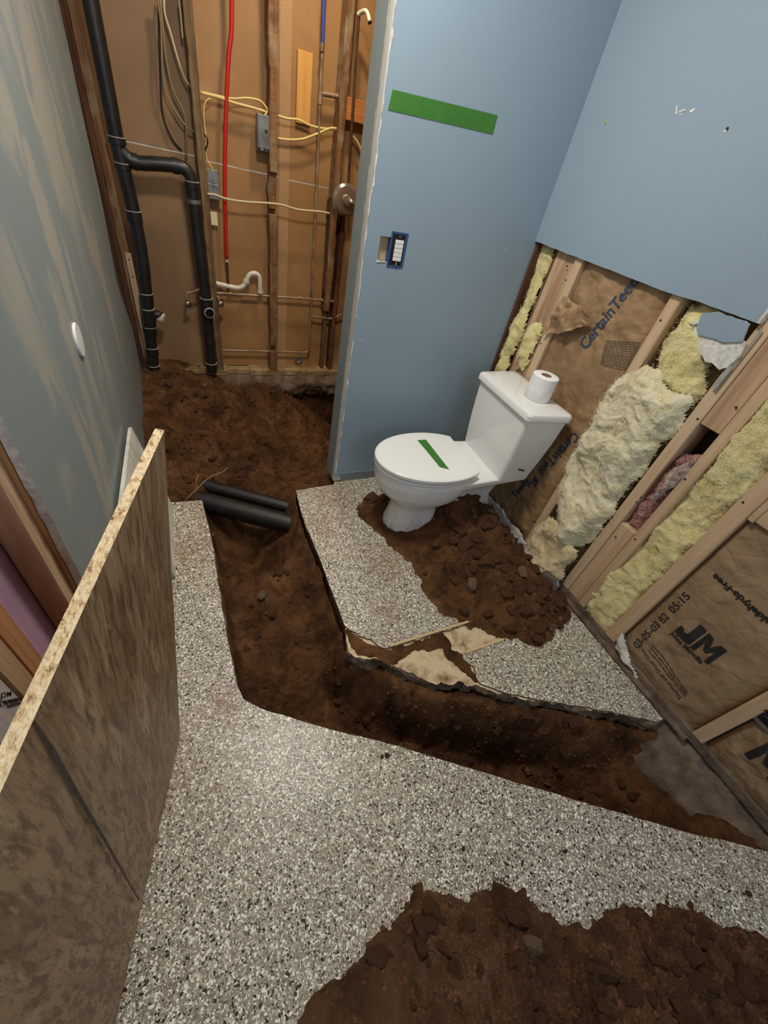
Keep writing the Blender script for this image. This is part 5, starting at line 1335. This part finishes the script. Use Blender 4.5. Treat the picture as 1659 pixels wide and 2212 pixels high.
spoly = [tuple(az(px, py, -.009)[:2]) for px, py in ((748, 1362), (800, 1392), (838, 1403), (900, 1386), (956, 1368), (968, 1384), (976, 1402), (1000, 1414), (1040, 1478), (1026, 1476), (990, 1440), (965, 1420), (955, 1404), (930, 1404), (890, 1408), (868, 1428), (850, 1436), (820, 1424), (772, 1414), (755, 1398))]
def smear(poly, seed, label):
    P0 = np.array(poly); x0, y0 = P0.min(0)-.01; x1, y1 = P0.max(0)+.01
    X, Y = np.meshgrid(np.arange(x0, x1, .003), np.arange(y0, y1, .003), indexing='ij')
    d = poly_sd(X, Y, poly)+.006*fbm(X*40, Y*40, 4, seed); k = np.clip(d/.012, 0, 1)
    Z = -.0088+k*(.005+.003*fbm(X*50, Y*50, 3, seed+1))
    return mk('dirt_smear', MB().grid(np.stack([X, Y, np.where(d > 0, Z, -.0088+d*.4)], 2), d > -.007), M['soil'], smooth=True, label=label, cat='dirt')
smear(spoly, 501, 'brown dirt smeared over the torn out floor strip')
# clods in the trench
def trench_pts(n_, rmin, rmax, power, boxes):
    out = []
    for (x0, x1, y0, y1, fr_) in boxes:
        m_ = int(n_*fr_); X = RNG.uniform(x0, x1, m_*6); Y = RNG.uniform(y0, y1, m_*6)
        Z, _ = soil_z(X, Y); ok = (poly_sd(X, Y, FORE_ROUGH) < -.03) & (poly_sd(X, Y, T_ROUGH) < -.03)
        r = rmin+(rmax-rmin)*RNG.rand(m_*6)**power
        out += list(zip(X[ok], Y[ok], Z[ok], r[ok]))[:m_]
    return out
boxes = [(.03, .42, .5, 1.4, .16), (.2, 1.3, -.2, .5, .26), (-.2, .2, 1.65, 2.85, .40), (.2, .95, 1.65, 2.85, .18)]
scatter_parts(soil, trench_pts(285, .006, .024, 2.2, boxes), M['clod'], .06)
crumbs('crumbs', trench_pts(9000, .002, .010, 2.6, boxes), M['clod'], soil)
for (px, py, r) in ((545, 1512, .012), (556, 1520, .009), (540, 1500, .010), (570, 1528, .008), (1240, 1680, .014), (1240, 1655, .008), (1390, 1735, .012), (455, 1125, .012)):
    p = az(px, py, -.11); 
    scatter_parts(soil, [(p[0], p[1], max(soil_at(p[0], p[1]), -.4)+r*.4, r)], M['stone'], 1.0, 'stone')
# loose crumbs on the floor
lc = [(az(px, py)[0], az(px, py)[1]) for px, py in ((825, 1635), (1000, 1835), (1220, 1840), (1440, 1950), (1490, 1955), (1615, 1930), (835, 1632))]
for i, (x, y) in enumerate(lc):
    o = bpy.data.objects.new('clod', clod_mesh(i % 7, M['clod'])); COL.objects.link(o)
    r = random.uniform(.005, .008); o.location = (x, y, r*.55); o.scale = (r, r, r*.8); link_parent(o, fo)
tw = [az(px, py, .004) for px, py in ((1066, 1880), (1068, 1895), (1085, 1902), (1100, 1913))]
mk('twig', MB().tube(tw, .0016, 6, smooth_n=3), m_plain('dark_twig', srgb(88, 62, 42), .9), label='thin dark twig lying above the foreground dirt', cat='twig', smooth=True)

# ================================================================== LAMP HOUSINGS (above the frame)
for (x, y, s_, nm) in ((.36, 1.15, .19, 'round ceiling lamp above the trench'), (-.45, -.65, .16, 'round housing of the added fill lamp behind the viewer'), (.74, 2.42, .10, 'small ceiling lamp in the alcove behind the partition')):  # the housing behind the viewer is added to go with the fill light
    mk('ceiling_lamp', MB().lathe([(s_+.02, 0), (s_+.02, -.03), (s_+.01, -.05), (s_, -.05), (s_, -.01)], (x, y, CEIL), (0, 0, 1), 32), M['lens'], label=nm, cat='lamp', smooth=True, sharp=.6)
